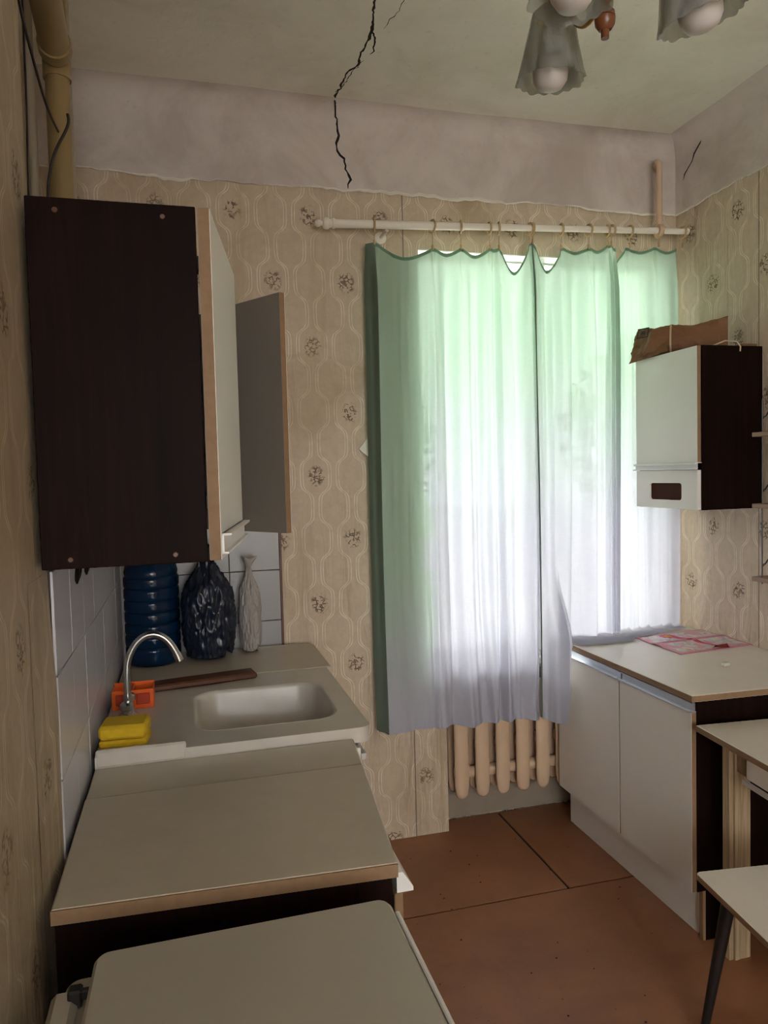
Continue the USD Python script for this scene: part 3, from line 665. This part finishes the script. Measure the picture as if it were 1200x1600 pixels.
obj('box', [bx(-.058, .058, -.040, -.036, 0, .055, .001), bx(-.058, .058, .036, .040, 0, .06, .001), bx(-.058, -.054, -.036, .036, 0, .055, .001), bx(.054, .058, -.036, .036, 0, .055, .001), bx(-.002, .002, -.036, .036, 0, .055, .001), bx(-.054, .054, -.036, .036, 0, .004, .001)], 'orange_plastic', oh)
for x in (-.028, .028): obj('sponge_piece', bx(x - .021, x + .021, -.0425, -.030, .010, .046, .004), 'orange_dark', oh, label='dark orange window')
# bottle and bags
bt = thing('water_bottle', 'large translucent blue ribbed water bottle in the corner under the wall cabinet', 'bottle', (-.130, 2.790, .8745))
prof = [(0, 0), (.080, 0), (.092, .008), (.096, .02)]
for k in range(7): z = .03 + k * .042; prof += [(.096, z), (.0968, z + .008), (.0968, z + .024), (.096, z + .032), (.0915, z + .037)]
prof += [(.094, .335), (.085, .37), (.055, .405), (.028, .420), (.026, .445), (0, .445)]
obj('bottle_body', lathe(prof, 40), 'blue_plastic', bt, smooth=50)
obj('cap', lathe([(.0, .440), (.030, .440), (.031, .466), (.027, .470), (0, .470)], 24), 'navy_plastic', bt, smooth=40)
def bag(name, lab, c, size, mat, seed, cat):
    m = trimesh.creation.icosphere(5, 1.0); v = m.vertices.copy(); d = v.copy()
    v[:, 2] = np.where(v[:, 2] < -.55, -.55 + (v[:, 2] + .55) * .15, v[:, 2]); pin = 1 - .62 * ss(d[:, 2], .35, 1.0); v[:, :2] *= pin[:, None]
    fold = .22 * (np.abs(fbm(d * 3.1 + seed, 4, seed) - .5) * 2) ** .7 * 1.3 - .08; v *= (1 - fold)[:, None]
    v *= np.array(size) / 2; v[:, 2] -= v[:, 2].min(); m.vertices = v
    t = thing(name, lab, cat, c); obj('bag_body', m, mat, t, smooth=60)
    kn = [xf(tube([(0, 0, 0), (.01 * math.cos(a_), .01 * math.sin(a_), .02), (.035 * math.cos(a_), .03 * math.sin(a_), .035)], [.010, .012, .003], 8), (0, 0, v[:, 2].max() - .012)) for a_ in (.3, 2.3, 4.2)]
    obj('knot', kn, mat, t, smooth=60)
bag('plastic_bag', 'dark navy crumpled plastic bag between the blue bottle and the pale bag', (.068, 2.772, .8745), (.190, .18, .47), 'navy_plastic', 3, 'bag')
bag('plastic_bag', 'pale grey crumpled plastic bag against the tiles, right of the navy bag', (.222, 2.825, .8745), (.085, .10, .40), 'pale_plastic', 8, 'bag')
# hooks under the wall cabinet
for k, (y, lab) in enumerate(((1.50, 'bent dark wire hook, nearer one of the pair under the wall cabinet'), (1.64, 'bent dark wire hook, farther one of the pair under the wall cabinet'))):
    a = np.linspace(0, 1, 50); s_ = 1 if k == 0 else -1
    P = np.stack([-.205 + .004 * np.sin(a * 9), y + .030 * np.cos(a * 4.2 * PI) * (1 - .35 * a) + .03 * a, 1.383 - .034 * np.abs(np.sin(a * 2.1 * PI)) - .004], 1); P[0, 2] = 1.384
    obj('wire_hook', tube(P, .0021, 6), 'black_metal', label=lab, cat='hook', smooth=60)

# ------------------------------------------------------------------ left wall cabinet
CX, CY0, CY1, CZ0, CZ1 = .036, 1.370, 2.270, 1.384, 2.016
wc = thing('wall_cabinet', 'tall dark veneered wall cabinet on the left wall with two white doors ajar', 'cabinet')
LXc = L + .011
obj('side_panel', bx(LXc, CX, CY0, CY0 + .017, CZ0, CZ1, .0015), 'dark_veneer', wc)
obj('side_panel', bx(LXc, CX, CY1 - .017, CY1, CZ0, CZ1, .0015), 'dark_veneer', wc)
obj('top_panel', bx(LXc, CX, CY0 + .017, CY1 - .017, CZ1 - .016, CZ1 - .001, .001), 'dark_veneer', wc)
obj('bottom_panel', bx(LXc, CX, CY0 + .017, CY1 - .017, CZ0 + .001, CZ0 + .017, .001), 'dark_veneer', wc)
obj('back_panel', bx(LXc, LXc + .004, CY0 + .017, CY1 - .017, CZ0 + .017, CZ1 - .016, 0), 'dark_veneer', wc)
obj('shelf', bx(LXc + .005, CX - .02, CY0 + .0175, CY1 - .0175, 1.69, 1.706, .001), 'dark_veneer', wc)
def door_at(hx, hy, ang, ln, th, z0, z1, parent, side=1):
    """door leaf from its hinge line, running along angle ang (from +y towards +x)"""
    c, s = math.cos(ang), math.sin(ang)
    def P(a, o, z): return (hx + a * s + o * c, hy + a * c - o * s, z)
    def block(a0, a1, o0, o1, zz0, zz1): return hull([P(a, o, z) for a in (a0, a1) for o in (o0, o1) for z in (zz0, zz1)])
    o0, o1 = (0, th) if side > 0 else (-th, 0)
    d = obj('door', block(.002, ln, o0 + .0012, o1 - .0012, z0, z1), 'chipboard_edge', parent)
    obj('front_face', block(.002, ln, o1 - .0012 if side > 0 else o0, o1 if side > 0 else o0 + .0012, z0 + .0008, z1 - .0008), 'white_laminate', d)
    obj('inner_face', block(.002, ln, o0 if side > 0 else o1 - .0012, o0 + .0012 if side > 0 else o1, z0 + .0008, z1 - .0008), 'shaded_door_inside', d)
    return d, block
d1, blk = door_at(CX + .003, CY0 + .001, math.atan2(.071, .433), .440, .022, CZ0 + .002, CZ1 - .001, wc)
obj('handle', [blk(.01, .436, .022, .026, CZ0 + .012, CZ0 + .050), blk(.01, .436, .022, .040, CZ0 + .046, CZ0 + .050), blk(.01, .436, .022, .034, CZ0 + .012, CZ0 + .016)], 'white_metal', d1, label='bright white metal handle strip')
for z in (1.905, 1.48): obj('hinge', bx(CX + .0003, CX + .0028, CY0 - .003, CY0 + .03, z, z + .025, .001), 'black_metal', wc)
ang2 = math.atan2(.255 - .042, 1.945 - 2.268)
d2, blk2 = door_at(.042, 2.268, ang2, .388, .018, CZ0 + .002, CZ1 - .001, wc, side=-1)
obj('handle', [blk2(.01, .384, -.022, -.018, CZ0 + .012, CZ0 + .045), blk2(.01, .384, -.034, -.018, CZ0 + .041, CZ0 + .045)], 'aluminium', d2)
for y, z in ((CY0 - .001, 1.995), (CY0 - .001, 1.40)):
    for x_ in (-.195, -.02): obj('screw', lathe([(0, 0), (.005, 0), (.004, .0014), (0, .0014)], 12, (x_, y + .0012, z), (0, -1, 0)), 'board_brown', wc)

# ------------------------------------------------------------------ cooker in the foreground
ck = thing('cooker', 'white enamel cooker with closed flat lid, in front of the nearest base cabinet', 'cooker')
body = [(-.195, 1.135), (-.165, .60), (.290, .60), (.298, 1.135)]
obj('body', slab(rounded(-.190, .285, .70, 1.125, .02), .0, .812), 'enamel', ck)
lid = Polygon([(-.150, 1.119), (-.158, .66), (.292, .66), (.294, 1.128)]).buffer(-.022).buffer(.022, quad_segs=6)
obj('lid', slab(lid, .822, .850, .005), 'enamel', ck, smooth=35)
obj('lid_lip', slab(Polygon([(.2945, 1.09), (.2945, .68), (.301, .68), (.302, 1.09)]), .815, .8475, .002), 'white_metal', ck)
obj('hinge', [bx(-.181, -.162, 1.055, 1.075, .812, .838, .003), bx(-.176, -.150, 1.060, 1.070, .820, .834, .002)], 'black_metal', ck)
obj('back_rail', bx(-.205, -.168, .70, 1.085, .790, .826, .008), 'enamel', ck, smooth=40)
for k, y in enumerate((.75, .84, .93, 1.02)): obj('knob', lathe([(0, 0), (.021, 0), (.020, .016), (0, .018)], 18, (.286, y, .74), (1, 0, 0)), 'black_metal', ck, smooth=40)
obj('oven_door', bx(.2855, .300, .72, 1.105, .16, .66, .004), 'enamel', ck)
obj('oven_handle', [tube([(.301, .76, .63), (.325, .76, .63), (.325, 1.065, .63), (.301, 1.065, .63)], .007, 8)], 'aluminium', ck, smooth=40)

# ------------------------------------------------------------------ right base cabinet
RX, RY0, RY1 = 1.545, 1.976, 2.852
rb = thing('base_cabinet', 'white two-door base cabinet with pale worktop on the right wall by the window', 'cabinet')
obj('worktop', slab([(RX - .020, RY0 - .004), (W - .003, RY0 - .030), (W - .003, RY1), (RX - .020, RY1)], .790, .811), 'pale_worktop', rb)
obj('worktop_edge', [bx(RX - .0215, RX - .0201, RY0 - .003, RY1, .791, .8095, 0), hull([(RX - .0205, RY0 - .0055, z) for z in (.791, .8095)] + [(W - .003, RY0 - .0315, z) for z in (.791, .8095)] + [(W - .003, RY0 - .0302, z) for z in (.791, .8095)] + [(RX - .0205, RY0 - .0042, z) for z in (.791, .8095)])], 'chipboard_edge', rb)
obj('side_panel', slab([(RX + .033, RY0 + .002), (W - .004, RY0 + .002), (W - .004, RY0 + .020), (RX + .033, RY0 + .020)], 0, .7885, .0005) if False else trimesh.util.concatenate([bx(RX + .001, W - .004, RY0 + .002, RY0 + .020, .165, .789, .001), bx(RX + .033, W - .004, RY0 + .002, RY0 + .020, .0, .1652, .0005)]), 'dark_veneer', rb)
obj('carcass', bx(RX + .002, W - .005, RY0 + .021, RY1 - .003, .165, .788, .001), 'dark_veneer', rb)
obj('plinth', bx(RX + .033, RX + .049, RY0 + .021, RY1 - .004, .0, .164, .001), 'white_laminate', rb)
obj('plinth_end', bx(RX + .022, RX + .0328, RY0 + .003, RY0 + .0205, .0, .164, .0005), 'chipboard_edge', rb)
ym = 2.386
for y0, y1 in ((RY0 + .004, ym - .003), (ym + .003, RY1 - .002)):
    dr = obj('door', bx(RX - .0160, RX + .0005, y0, y1, .166, .753, .001), 'chipboard_edge', rb)
    obj('front_face', bx(RX - .0175, RX - .0161, y0 + .0005, y1 - .0005, .1665, .7525, 0), 'white_laminate', dr)
    obj('handle', [bx(RX - .0175, RX + .0005, y0, y1, .7535, .7565, .0005), bx(RX - .0255, RX - .0175, y0, y1, .7535, .760, .001), bx(RX - .006, RX - .003, y0, y1, .7565, .784, .0005), bx(RX - .014, RX - .006, y0, y1, .780, .784, .001)], 'aluminium', dr)
mg = thing('picture_magazine', 'open pink picture magazine lying on the right worktop', 'magazine')
xsm = np.linspace(0, 1, 40)
def leafz(t): return .0025 + .010 * np.exp(-((t - .5) / .10) ** 2) * (1 - .85 * np.exp(-((t - .5) / .018) ** 2)) + .0015 * np.sin(t * 9)
Xc, Yf, Yb = np.linspace(1.824, 2.176, 40), 2.425, 2.735
rr = np.linspace(0, 1, 30)
def page(i0, i1, a0, a1, dz, n1=40, n2=30):
    s = np.linspace(i0, i1, n1); t = np.linspace(a0, a1, n2); S, T = np.meshgrid(s, t, indexing='ij')
    Xp = 1.824 + .370 * S + .006 * T; Yp = 2.425 + .310 * T + .035 * S * (1 - 0 * T)
    return np.stack([Xp, Yp, .8115 + leafz(T) + dz], -1)
obj('pages', grid(page(0, 1, 0, 1, 0), .0025), 'pink_paper', mg, smooth=50)
obj('picture', grid(page(.05, .95, .05, .455, .0004)), 'picture_print', mg, smooth=True)
obj('picture', grid(page(.05, .95, .545, .95, .0004)), 'picture_print', mg, smooth=True)
def on_page(x, y): return (x - 1.806) / .370, np.clip((y - 2.425 - .035 * (x - 1.806) / .370) / .310, 0, 1)
def patch(pts, nm, mat, n=14):
    """a flat print following the open pages: a strip between two edge curves"""
    lo_, hi_ = pts; A = np.stack([np.array(lo_) * (1 - t) + np.array(hi_) * t for t in np.linspace(0, 1, 5)], 1)
    zz_ = .8115 + leafz(on_page(A[..., 0], A[..., 1])[1]) + .0009
    obj(nm, grid(np.concatenate([A, zz_[..., None]], -1)), mat, mg, smooth=True)
q_ = np.linspace(0, 1, 30)[:, None]
patch((np.array([1.965, 2.690]) * (1 - q_) + np.array([2.030, 2.475]) * q_, np.array([1.995, 2.700]) * (1 - q_) + np.array([2.052, 2.478]) * q_), 'printed_band', 'pink_red')
th_ = np.linspace(0, PI, 25)[:, None]
for r_, mt in ((.034, 'pink_red'), (.016, 'yellow_sponge')):
    w_ = r_ * (1 + .12 * np.cos(th_ * 10)); cxy_ = np.array([1.965, 2.700 - (.0 if r_ > .02 else .004)])
    patch((cxy_ + np.c_[-np.cos(th_) * w_, -np.sin(th_) * w_], cxy_ + np.c_[-np.cos(th_) * w_, np.sin(th_) * w_]), 'printed_flower', mt)
obj('red_scrap', grid(np.stack(list(np.meshgrid(np.linspace(2.00, 2.06, 8), np.linspace(2.438, 2.462, 6), indexing='ij')) + [np.zeros((8, 6))], -1) + np.array([0, 0, .824]) + np.stack([np.zeros((8, 6)), np.zeros((8, 6)), .006 * np.sin(np.arange(48).reshape(8, 6))], -1), .001), 'dark_red', label='dark red scrap lying at the edge of the magazine nearest the viewer', cat='scrap', smooth=60)
obj('eraser', xf(bx(-.014, .014, -.010, .010, 0, .012, .002), (1.868, 2.235, .8115), rz=.2), 'white_block', label='small off-white block lying on the right worktop', cat='eraser')

# ------------------------------------------------------------------ table and stool
tb_ = thing('table', 'pale laminate kitchen table with a drawer, in front of the white base cabinet', 'table')
obj('tabletop', slab([(1.512, 1.938), (1.462, 1.36), (2.150, 1.30), (2.172, 1.880)], .710, .730, .002), 'pale_worktop', tb_)
e = [((1.512, 1.938), (1.462, 1.36)), ((1.462, 1.36), (2.150, 1.30))]
obj('tabletop_edge', [hull([(q[0] + o_[0], q[1] + o_[1], z) for q in s for o_ in ((0, 0), nn) for z in (.711, .7275)]) for s, nn in zip(e, ((-.0012, 0), (0, -.0012)))], 'chipboard_edge', tb_)
def leg_panels(x, y, f):
    return [bx(x, x + .016, y, y + .03, 0, .709, .001), bx(x + .0165, x + .032, y - .006, y + .03, 0, .709, .001), bx(x + .0325, x + .075, y - .004, y + .014, 0, .709, .001)]
for x, y in ((1.578, 1.872), (1.665, 1.38), (2.06, 1.83), (2.06, 1.36)):
    obj('leg', leg_panels(x, y, 1), 'raw_wood', tb_)
obj('apron', hull([(x, y, z) for x, y in ((1.600, 1.865), (1.556, 1.45), (1.615, 1.865), (1.571, 1.45)) for z in (.600, .709)]), 'raw_wood', tb_)
obj('apron', hull([(x, y, z) for x, y in ((1.66, 1.882), (2.06, 1.850), (2.06, 1.835), (1.66, 1.867)) for z in (.600, .709)]), 'raw_wood', tb_)
dw = obj('drawer', hull([(x, y, z) for x, y in ((1.579, 1.80), (1.548, 1.50), (1.590, 1.80), (1.560, 1.50)) for z in (.605, .705)]), 'pale_worktop', tb_)
obj('handle', [hull([(x, y, z) for x, y in ((1.562, 1.80), (1.531, 1.50), (1.579, 1.80), (1.548, 1.50)) for z in (.592, .600)]), hull([(x, y, z) for x, y in ((1.562, 1.80), (1.531, 1.50), (1.566, 1.80), (1.535, 1.50)) for z in (.600, .608)])], 'aluminium', dw)
st = thing('stool', 'low stool with square pale seat and tapered black legs', 'stool', (1.428, 1.462, 0), rz=-.13)
s_ = .168
obj('seat', slab(rounded(-s_, s_, -s_, s_, .012), .432, .450, .002), 'pale_worktop', st)
obj('seat_edge', [bx(-s_ - .0008, -s_ + .0004, -s_ + .012, s_ - .012, .4325, .4475, 0), bx(-s_ + .012, s_ - .012, -s_ - .0008, -s_ + .0004, .4325, .4475, 0), bx(s_ - .0004, s_ + .0008, -s_ + .012, s_ - .012, .4325, .4475, 0), bx(-s_ + .012, s_ - .012, s_ - .0004, s_ + .0008, .4325, .4475, 0)], 'chipboard_edge', st)
for sx in (-1, 1):
    for sy_ in (-1, 1):
        obj('leg', tube([(sx * .105, sy_ * .105, .431), (sx * .155, sy_ * .155, .0)], [.019, .0105], 14), 'black_metal', st, smooth=40)
obj('seat_frame', [bx(-.115, .115, y_ - .009, y_ + .009, .405, .4315, .001) for y_ in (-.105, .105)] + [bx(x_ - .009, x_ + .009, -.096, .096, .405, .4315, .001) for x_ in (-.105, .105)], 'black_metal', st)

# ------------------------------------------------------------------ right wall cabinet, paper bag, wire shelf
BX, BY0, BY1, BZ0, BZ1 = 1.905, 2.404, 2.800, 1.368, 1.995
hc = thing('wall_cabinet', 'small dark brown wall cabinet with white door and lower flap on the right wall', 'cabinet')
obj('side_panel', bx(BX, W - .002, BY0, BY0 + .018, BZ0, BZ1, .001), 'dark_veneer', hc)
obj('side_panel', bx(BX, W - .002, BY1 - .018, BY1, BZ0, BZ1, .001), 'dark_veneer', hc)
obj('top_panel', bx(BX, W - .002, BY0 + .0185, BY1 - .0185, BZ1 - .018, BZ1 - .001, .001), 'dark_veneer', hc)
obj('bottom_panel', bx(BX, W - .002, BY0 + .0185, BY1 - .0185, BZ0 + .001, BZ0 + .018, .001), 'dark_veneer', hc)
obj('back_panel', bx(W - .008, W - .002, BY0 + .0185, BY1 - .0185, BZ0 + .018, BZ1 - .018, 0), 'dark_veneer', hc)
obj('divider', bx(BX + .002, W - .009, BY0 + .0185, BY1 - .0185, 1.515, 1.530, .001), 'dark_veneer', hc)
dr = obj('door', bx(BX - .0165, BX - .0005, BY0 + .002, BY1 - .002, 1.552, BZ1 - .002, .001), 'chipboard_edge', hc)
obj('front_face', bx(BX - .0180, BX - .0166, BY0 + .003, BY1 - .0025, 1.5525, BZ1 - .0025, 0), 'white_laminate', dr)
obj('handle', [bx(BX - .028, BX - .0005, BY0 - .001, BY1, 1.549, 1.552, .0005), bx(BX - .021, BX - .018, BY0 - .001, BY1, 1.526, 1.549, .0005), bx(BX - .034, BX - .018, BY0 - .001, BY1, 1.524, 1.529, .001), bx(BX - .031, BX - .028, BY0 - .001, BY1, 1.543, 1.552, .0005)], 'white_metal', dr)
fy0, fy1, fz0, fz1 = 2.500, 2.705, 1.404, 1.472
fp = Polygon([(BY0 + .002, BZ0 + .002), (BY1 - .002, BZ0 + .002), (BY1 - .002, 1.5225), (BY0 + .002, 1.5225)]).difference(Polygon(rounded(fy0, fy1, fz0, fz1, .012)))
fm = trimesh.creation.extrude_polygon(fp, .016, engine='earcut'); fm.apply_transform(np.array([[0, 0, 1, 0], [1, 0, 0, 0], [0, 1, 0, 0], [0, 0, 0, 1.0]])); fm.apply_translation((BX - .0180, 0, 0))
fp_ = obj('flap', fm, 'white_laminate', hc)
obj('pull_slot', [bx(BX - .0105, BX - .0015, fy0 - .004, fy1 + .004, fz0 - .004, fz1 + .004, 0), bx(BX - .0185, BX - .0105, fy0 + .0002, fy0 + .010, fz0 + .006, fz1 - .006, .001)], 'slot_brown', fp_, label='dark brown rounded recess')

# crumpled kraft bag along the cabinet top, its mouth drooping over the front edge
def kraft(n1=46, n2=28):
    """a flattened paper bag: closed loft along its length"""
    ax0, ax1 = np.array([1.890, 2.745, 0]), np.array([2.135, 2.535, 0])
    t = np.linspace(0, 1, n1); rows = []
    for k in t:
        c = ax0 + (ax1 - ax0) * k; dirn = (ax1 - ax0) / np.linalg.norm(ax1 - ax0); sd = np.array([-dirn[1], dirn[0], 0])
        hgt = np.interp(k, [0, .10, .35, .60, .92, 1], [.020, .120, .130, .118, .140, .145]); wid = np.interp(k, [0, .1, .5, .9, 1], [.050, .085, .075, .05, .012])
        row = []
        for a in np.linspace(0, 2 * PI, n2 + 1)[:-1]:
            ca, sa = math.cos(a), math.sin(a)
            q = max(abs(ca), abs(sa)) ** .55; x_, z_ = ca / q, sa / q
            p_ = c + sd * wid * x_ * (1 - .35 * max(z_, 0)) + np.array([0, 0, hgt * (.5 + .5 * z_)])
            row.append(p_)
        rows.append(row)
    P = np.array(rows); q = P * 16
    nz = (np.abs(fbm(q, 3, 5) - .5)) * .055; c0 = P.mean(1, keepdims=True); dd = P - c0; P = P - dd * nz[..., None] * 9.0
    P[..., 2] = np.maximum(P[..., 2], .0)
    return P
P = kraft(); P[..., 2] += BZ1 + .001
pb_ = thing('paper_bag', 'crumpled brown kraft paper bag lying on top of the small wall cabinet', 'paper bag')
Pc = np.concatenate([P, P[:, :1]], 1)
gm = grid(Pc)
ends = [hull(P[0]), hull(P[-1])]
obj('bag_body', [gm if gm.volume > 0 else gm] , 'kraft_paper', pb_)
# folded-open mouth hanging over the cabinet's front edge
mo = np.array([[(1.862, 2.812, BZ1 - .012), (1.868, 2.70, BZ1 - .006), (1.880, 2.585, BZ1 + .006)],
               [(1.873, 2.815, BZ1 + .030), (1.878, 2.705, BZ1 + .030), (1.895, 2.60, BZ1 + .025)],
               [(1.886, 2.810, BZ1 + .085), (1.888, 2.715, BZ1 + .072), (1.915, 2.62, BZ1 + .055)],
               [(1.900, 2.800, BZ1 + .135), (1.905, 2.725, BZ1 + .125), (1.935, 2.645, BZ1 + .100)]])
from scipy.ndimage import zoom
mo = np.stack([zoom(mo[..., k], (8, 10), order=1) for k in range(3)], -1); mo[..., 0] += (np.abs(fbm(mo * 22, 3, 2) - .5) * .05)
obj('mouth', grid(mo, .0015), 'kraft_paper', pb_)
P2 = P; i0 = 15
bandp = P2[i0:i0 + 2, :, :]; cc_ = bandp.mean((0, 1)); bandp = cc_ + (bandp - cc_) * 1.03
obj('pale_stripe', grid(np.concatenate([bandp, bandp[:, :1]], 1)), 'kraft_light', pb_)
# printed dark square mark outlined on the bag
def on_bag(i, j): return P[i, j]
ctr = np.array([1.898, 2.735, BZ1 + .100])
e1 = np.array([.10, -.99, -.05]); e1 /= np.linalg.norm(e1); e2 = np.array([.22, .0, .97]); e2 /= np.linalg.norm(e2); nn = np.cross(e1, e2); nn /= np.linalg.norm(nn)
if nn[0] > 0: nn = -nn
def rect(u0, u1, v0, v1): return hull([ctr + e1 * a + e2 * c + nn * d for a in (u0, u1) for c in (v0, v1) for d in (.020, .0212)])
obj('printed_mark', [rect(-.034, .034, .016, .021), rect(-.034, .034, -.021, -.016), rect(-.034, -.029, -.016, .016), rect(.029, .034, -.016, .016), rect(-.012, .014, -.006, .006)], 'print_black', pb_)
obj('cord_handle', tube([(1.99, 2.45, BZ1 + .004), (2.03, 2.425, BZ1 + .022), (2.065, 2.405, BZ1 + .016), (2.078, 2.400, BZ1 - .004), (2.075, 2.398, BZ1 - .022)], .003, 8), 'kraft_light', pb_, smooth=60)
obj('cardboard_flap', bx(2.10, 2.165, 2.41, 2.50, BZ1 + .001, BZ1 + .010, .002), 'kraft_paper', label='flat brown cardboard piece behind the paper bag on the small wall cabinet', cat='cardboard')

sh = thing('wall_shelf', 'three-tier wooden shelf on black wire sides at the right edge', 'shelf')
for z in (1.637, 1.380, 1.114): obj('shelf_board', bx(1.985, W - .004, 1.70, 2.238, z, z + .016, .002), 'shelf_wood', sh)
for y in (2.205, 1.74):
    P_ = [(2.002, y, 1.106), (2.002, y, 1.77)]
    zg = np.linspace(0, 1, 30); dg = [np.stack([2.004 + .17 * zg, 0 * zg + y, z0 + .155 * zg + .0025 * np.sin(zg * 60)], 1) for z0 in (1.17, 1.44, 1.70)]
    obj('wire_side', [tube(P_, .0024, 6), tube([(W - .008, y, 1.106), (W - .008, y, 1.86)], .0024, 6)] + [tube(q, .0026, 6) for q in dg], 'black_metal', sh)

# ------------------------------------------------------------------ pipes and cables at the upper left
PXc, PYc = -.291, 2.20
rs = thing('riser_pipe', 'thick ochre painted vertical pipe in the corner niche above the wall cabinet', 'pipe')
obj('pipe', tube([(PXc, PYc, 1.951), (PXc, PYc, H - .001)], .031, 22), 'pipe_paint', rs, smooth=40)
obj('collar', [tube([(PXc, PYc, 2.62), (PXc, PYc, 2.72)], .036, 22)], 'pipe_paint', rs, smooth=40)
hp = thing('branch_pipe', 'thick ochre horizontal pipe running from the riser along the left wall', 'pipe')
a = np.linspace(0, PI / 2, 8)
obj('pipe', tube([(PXc + .004, PYc - .0363, 2.672), (PXc + .02, 1.9, 2.668), (PXc + .085, 1.45, 2.66), (PXc + .10, .6, 2.645), (PXc + .11, REAR + .001, 2.62)], .037, 20), 'pipe_paint', hp, smooth=40)
obj('collar', tube([(PXc + .005, PYc - .05, 2.672), (PXc + .008, PYc - .09, 2.671)], .042, 20), 'pipe_paint', hp, smooth=40)
tpp = thing('thin_pipe', 'thin whitish vertical pipe beside the left wall edge', 'pipe')
obj('pipe', tube([(-.360, 2.20, 1.951), (-.360, 2.20, H - .001)], .013, 12), 'pipe_white', tpp, smooth=40)
tpp = thing('thin_pipe', 'thin pale vertical pipe just behind the ochre riser', 'pipe')
obj('pipe', tube([(-.283, 2.335, 1.951), (-.283, 2.335, H - .001)], .013, 12), 'pipe_white', tpp, smooth=40)
def cable(lab, pts, r=.0035):
    pts = np.array(pts); cs_ = CubicSpline(np.arange(len(pts)), pts)(np.linspace(0, len(pts) - 1, 60)); obj('cable', tube(cs_, r, 7), 'cable_dark', label=lab, cat='cable', smooth=60)
cable('dark twisted cable hanging from the riser to the wall cabinet top', [(-.235, 1.92, 2.405), (-.240, 1.91, 2.36), (-.262, 1.90, 2.31), (-.276, 1.90, 2.26), (-.283, 1.90, 2.205), (-.284, 1.92, 2.10), (-.27, 1.95, 2.018)])
cable('dark cable slanting down from the wall edge to the riser', [(-.245, 1.40, 2.40), (-.268, 1.60, 2.43), (-.285, 1.80, 2.46), (-.290, 1.95, 2.455), (-.288, 2.05, 2.45), (-.29, 2.168, 2.47)], .003)
cable('thin dark cable hanging straight down in the niche', [(-.335, 2.0, 2.75), (-.336, 2.0, 2.5), (-.338, 2.0, 2.4), (-.342, 2.0, 2.25), (-.342, 2.0, 1.953)], .0022)

# ------------------------------------------------------------------ chandelier
C0 = np.array([.642, 1.024, 2.211])
ch = thing('chandelier', 'three-armed ceiling lamp with moulded glass shades and white bulbs', 'ceiling lamp', C0)
obj('finial_ball', [lathe([(0, -.024), (.006, -.024), (.006, -.012), (.010, -.011), (.0145, -.004), (.0155, .004), (.0155, .005)], 24), lathe([(.0155, .006), (.0145, .014), (.009, .019), (.007, .024), (0, .024)], 24)], 'brown_plastic', ch, smooth=45)
obj('stem', tube([(0, 0, .02), (0, 0, .10), (0, 0, H - C0[2] - .05)], [.007, .008, .008], 14), 'brass', ch, smooth=40)
obj('hub', lathe([(0, .035), (.014, .035), (.030, .05), (.034, .07), (.026, .09), (.010, .10), (0, .10)], 24), 'brass', ch, smooth=40)
zc = H - C0[2]
obj('ceiling_cap', lathe([(0, zc - .06), (.012, zc - .06), (.05, zc - .02), (.055, zc - .001), (0, zc - .001)], 28), 'brass', ch, smooth=40)
for mouth, tilt_dir, tilt in (((.628, 1.172, 2.197), (0.0, 1.0), .10), ((.512, .893, 2.150), (-.7, -.6), .10), ((.716, .900, 2.152), (.9, .2), .30)):
    mo_ = np.array(mouth) - C0
    ax = np.array([tilt_dir[0] * math.sin(tilt), tilt_dir[1] * math.sin(tilt), -math.cos(tilt)]); ax /= np.linalg.norm(ax)   # points out of the mouth
    hh = .105; nA, nR = 96, 22
    t = np.linspace(0, 1, nR); R0 = np.interp(t, [0, .08, .55, .9, 1], [.031, .033, .043, .0515, .055])
    aa = np.linspace(0, 2 * PI, nA + 1)
    ribs = 1 + .055 * np.maximum(np.cos(aa[None, :] * 8), -.3) * ss(t, .05, .3)[:, None] + .012 * np.cos(aa[None, :] * 16) * ss(t, .85, 1)[:, None]
    rho = R0[:, None] * ribs
    Psh = np.stack([rho * np.cos(aa), rho * np.sin(aa), np.broadcast_to((-hh * (1 - t))[:, None] + .0014 * np.cos(aa * 16) * ss(t, .9, 1)[:, None], rho.shape)], -1)
    A_ = trimesh.geometry.align_vectors([0, 0, 1], ax); A_[:3, 3] = mo_
    m_ = grid(Psh, .0022); m_.apply_transform(A_); shd = obj('glass_shade', m_, 'shade_glass', ch, smooth=50)
    cap = lathe([(0, -hh - .012), (.020, -hh - .012), (.033, -hh), (.033, -hh + .004), (0, -hh + .004)], 24); cap.apply_transform(A_); obj('shade_cap', cap, 'brass', ch, smooth=40)
    bl = lathe([(.0, -hh + .006), (.0145, -hh + .006), (.0145, -hh + .036), (.019, -hh + .042)], 24); bl.apply_transform(A_)
    b2 = lathe([(.0, -hh + .030), (.019, -hh + .040), (.0205, -hh + .062), (.0265, -hh + .074), (.030, -hh + .090), (.0285, -hh + .104), (.021, -hh + .116), (.010, -hh + .1205), (0, -hh + .121)], 28); b2.apply_transform(A_)
    bulb = obj('bulb', b2, 'bulb_white', ch, smooth=40); obj('bulb_socket', bl, 'chrome', bulb, smooth=40)
    top_ = (A_ @ np.array([0, 0, -hh - .012, 1]))[:3]
    q = CubicSpline([0, 1, 2, 3], np.array([(0, 0, .068), top_ * np.array([.55, .55, 0]) + (0, 0, .045), top_ * np.array([.92, .92, 1]) + (0, 0, .045), top_]))(np.linspace(0, 3, 30))
    obj('arm', tube(q, .0055, 10), 'brass', ch, smooth=40)
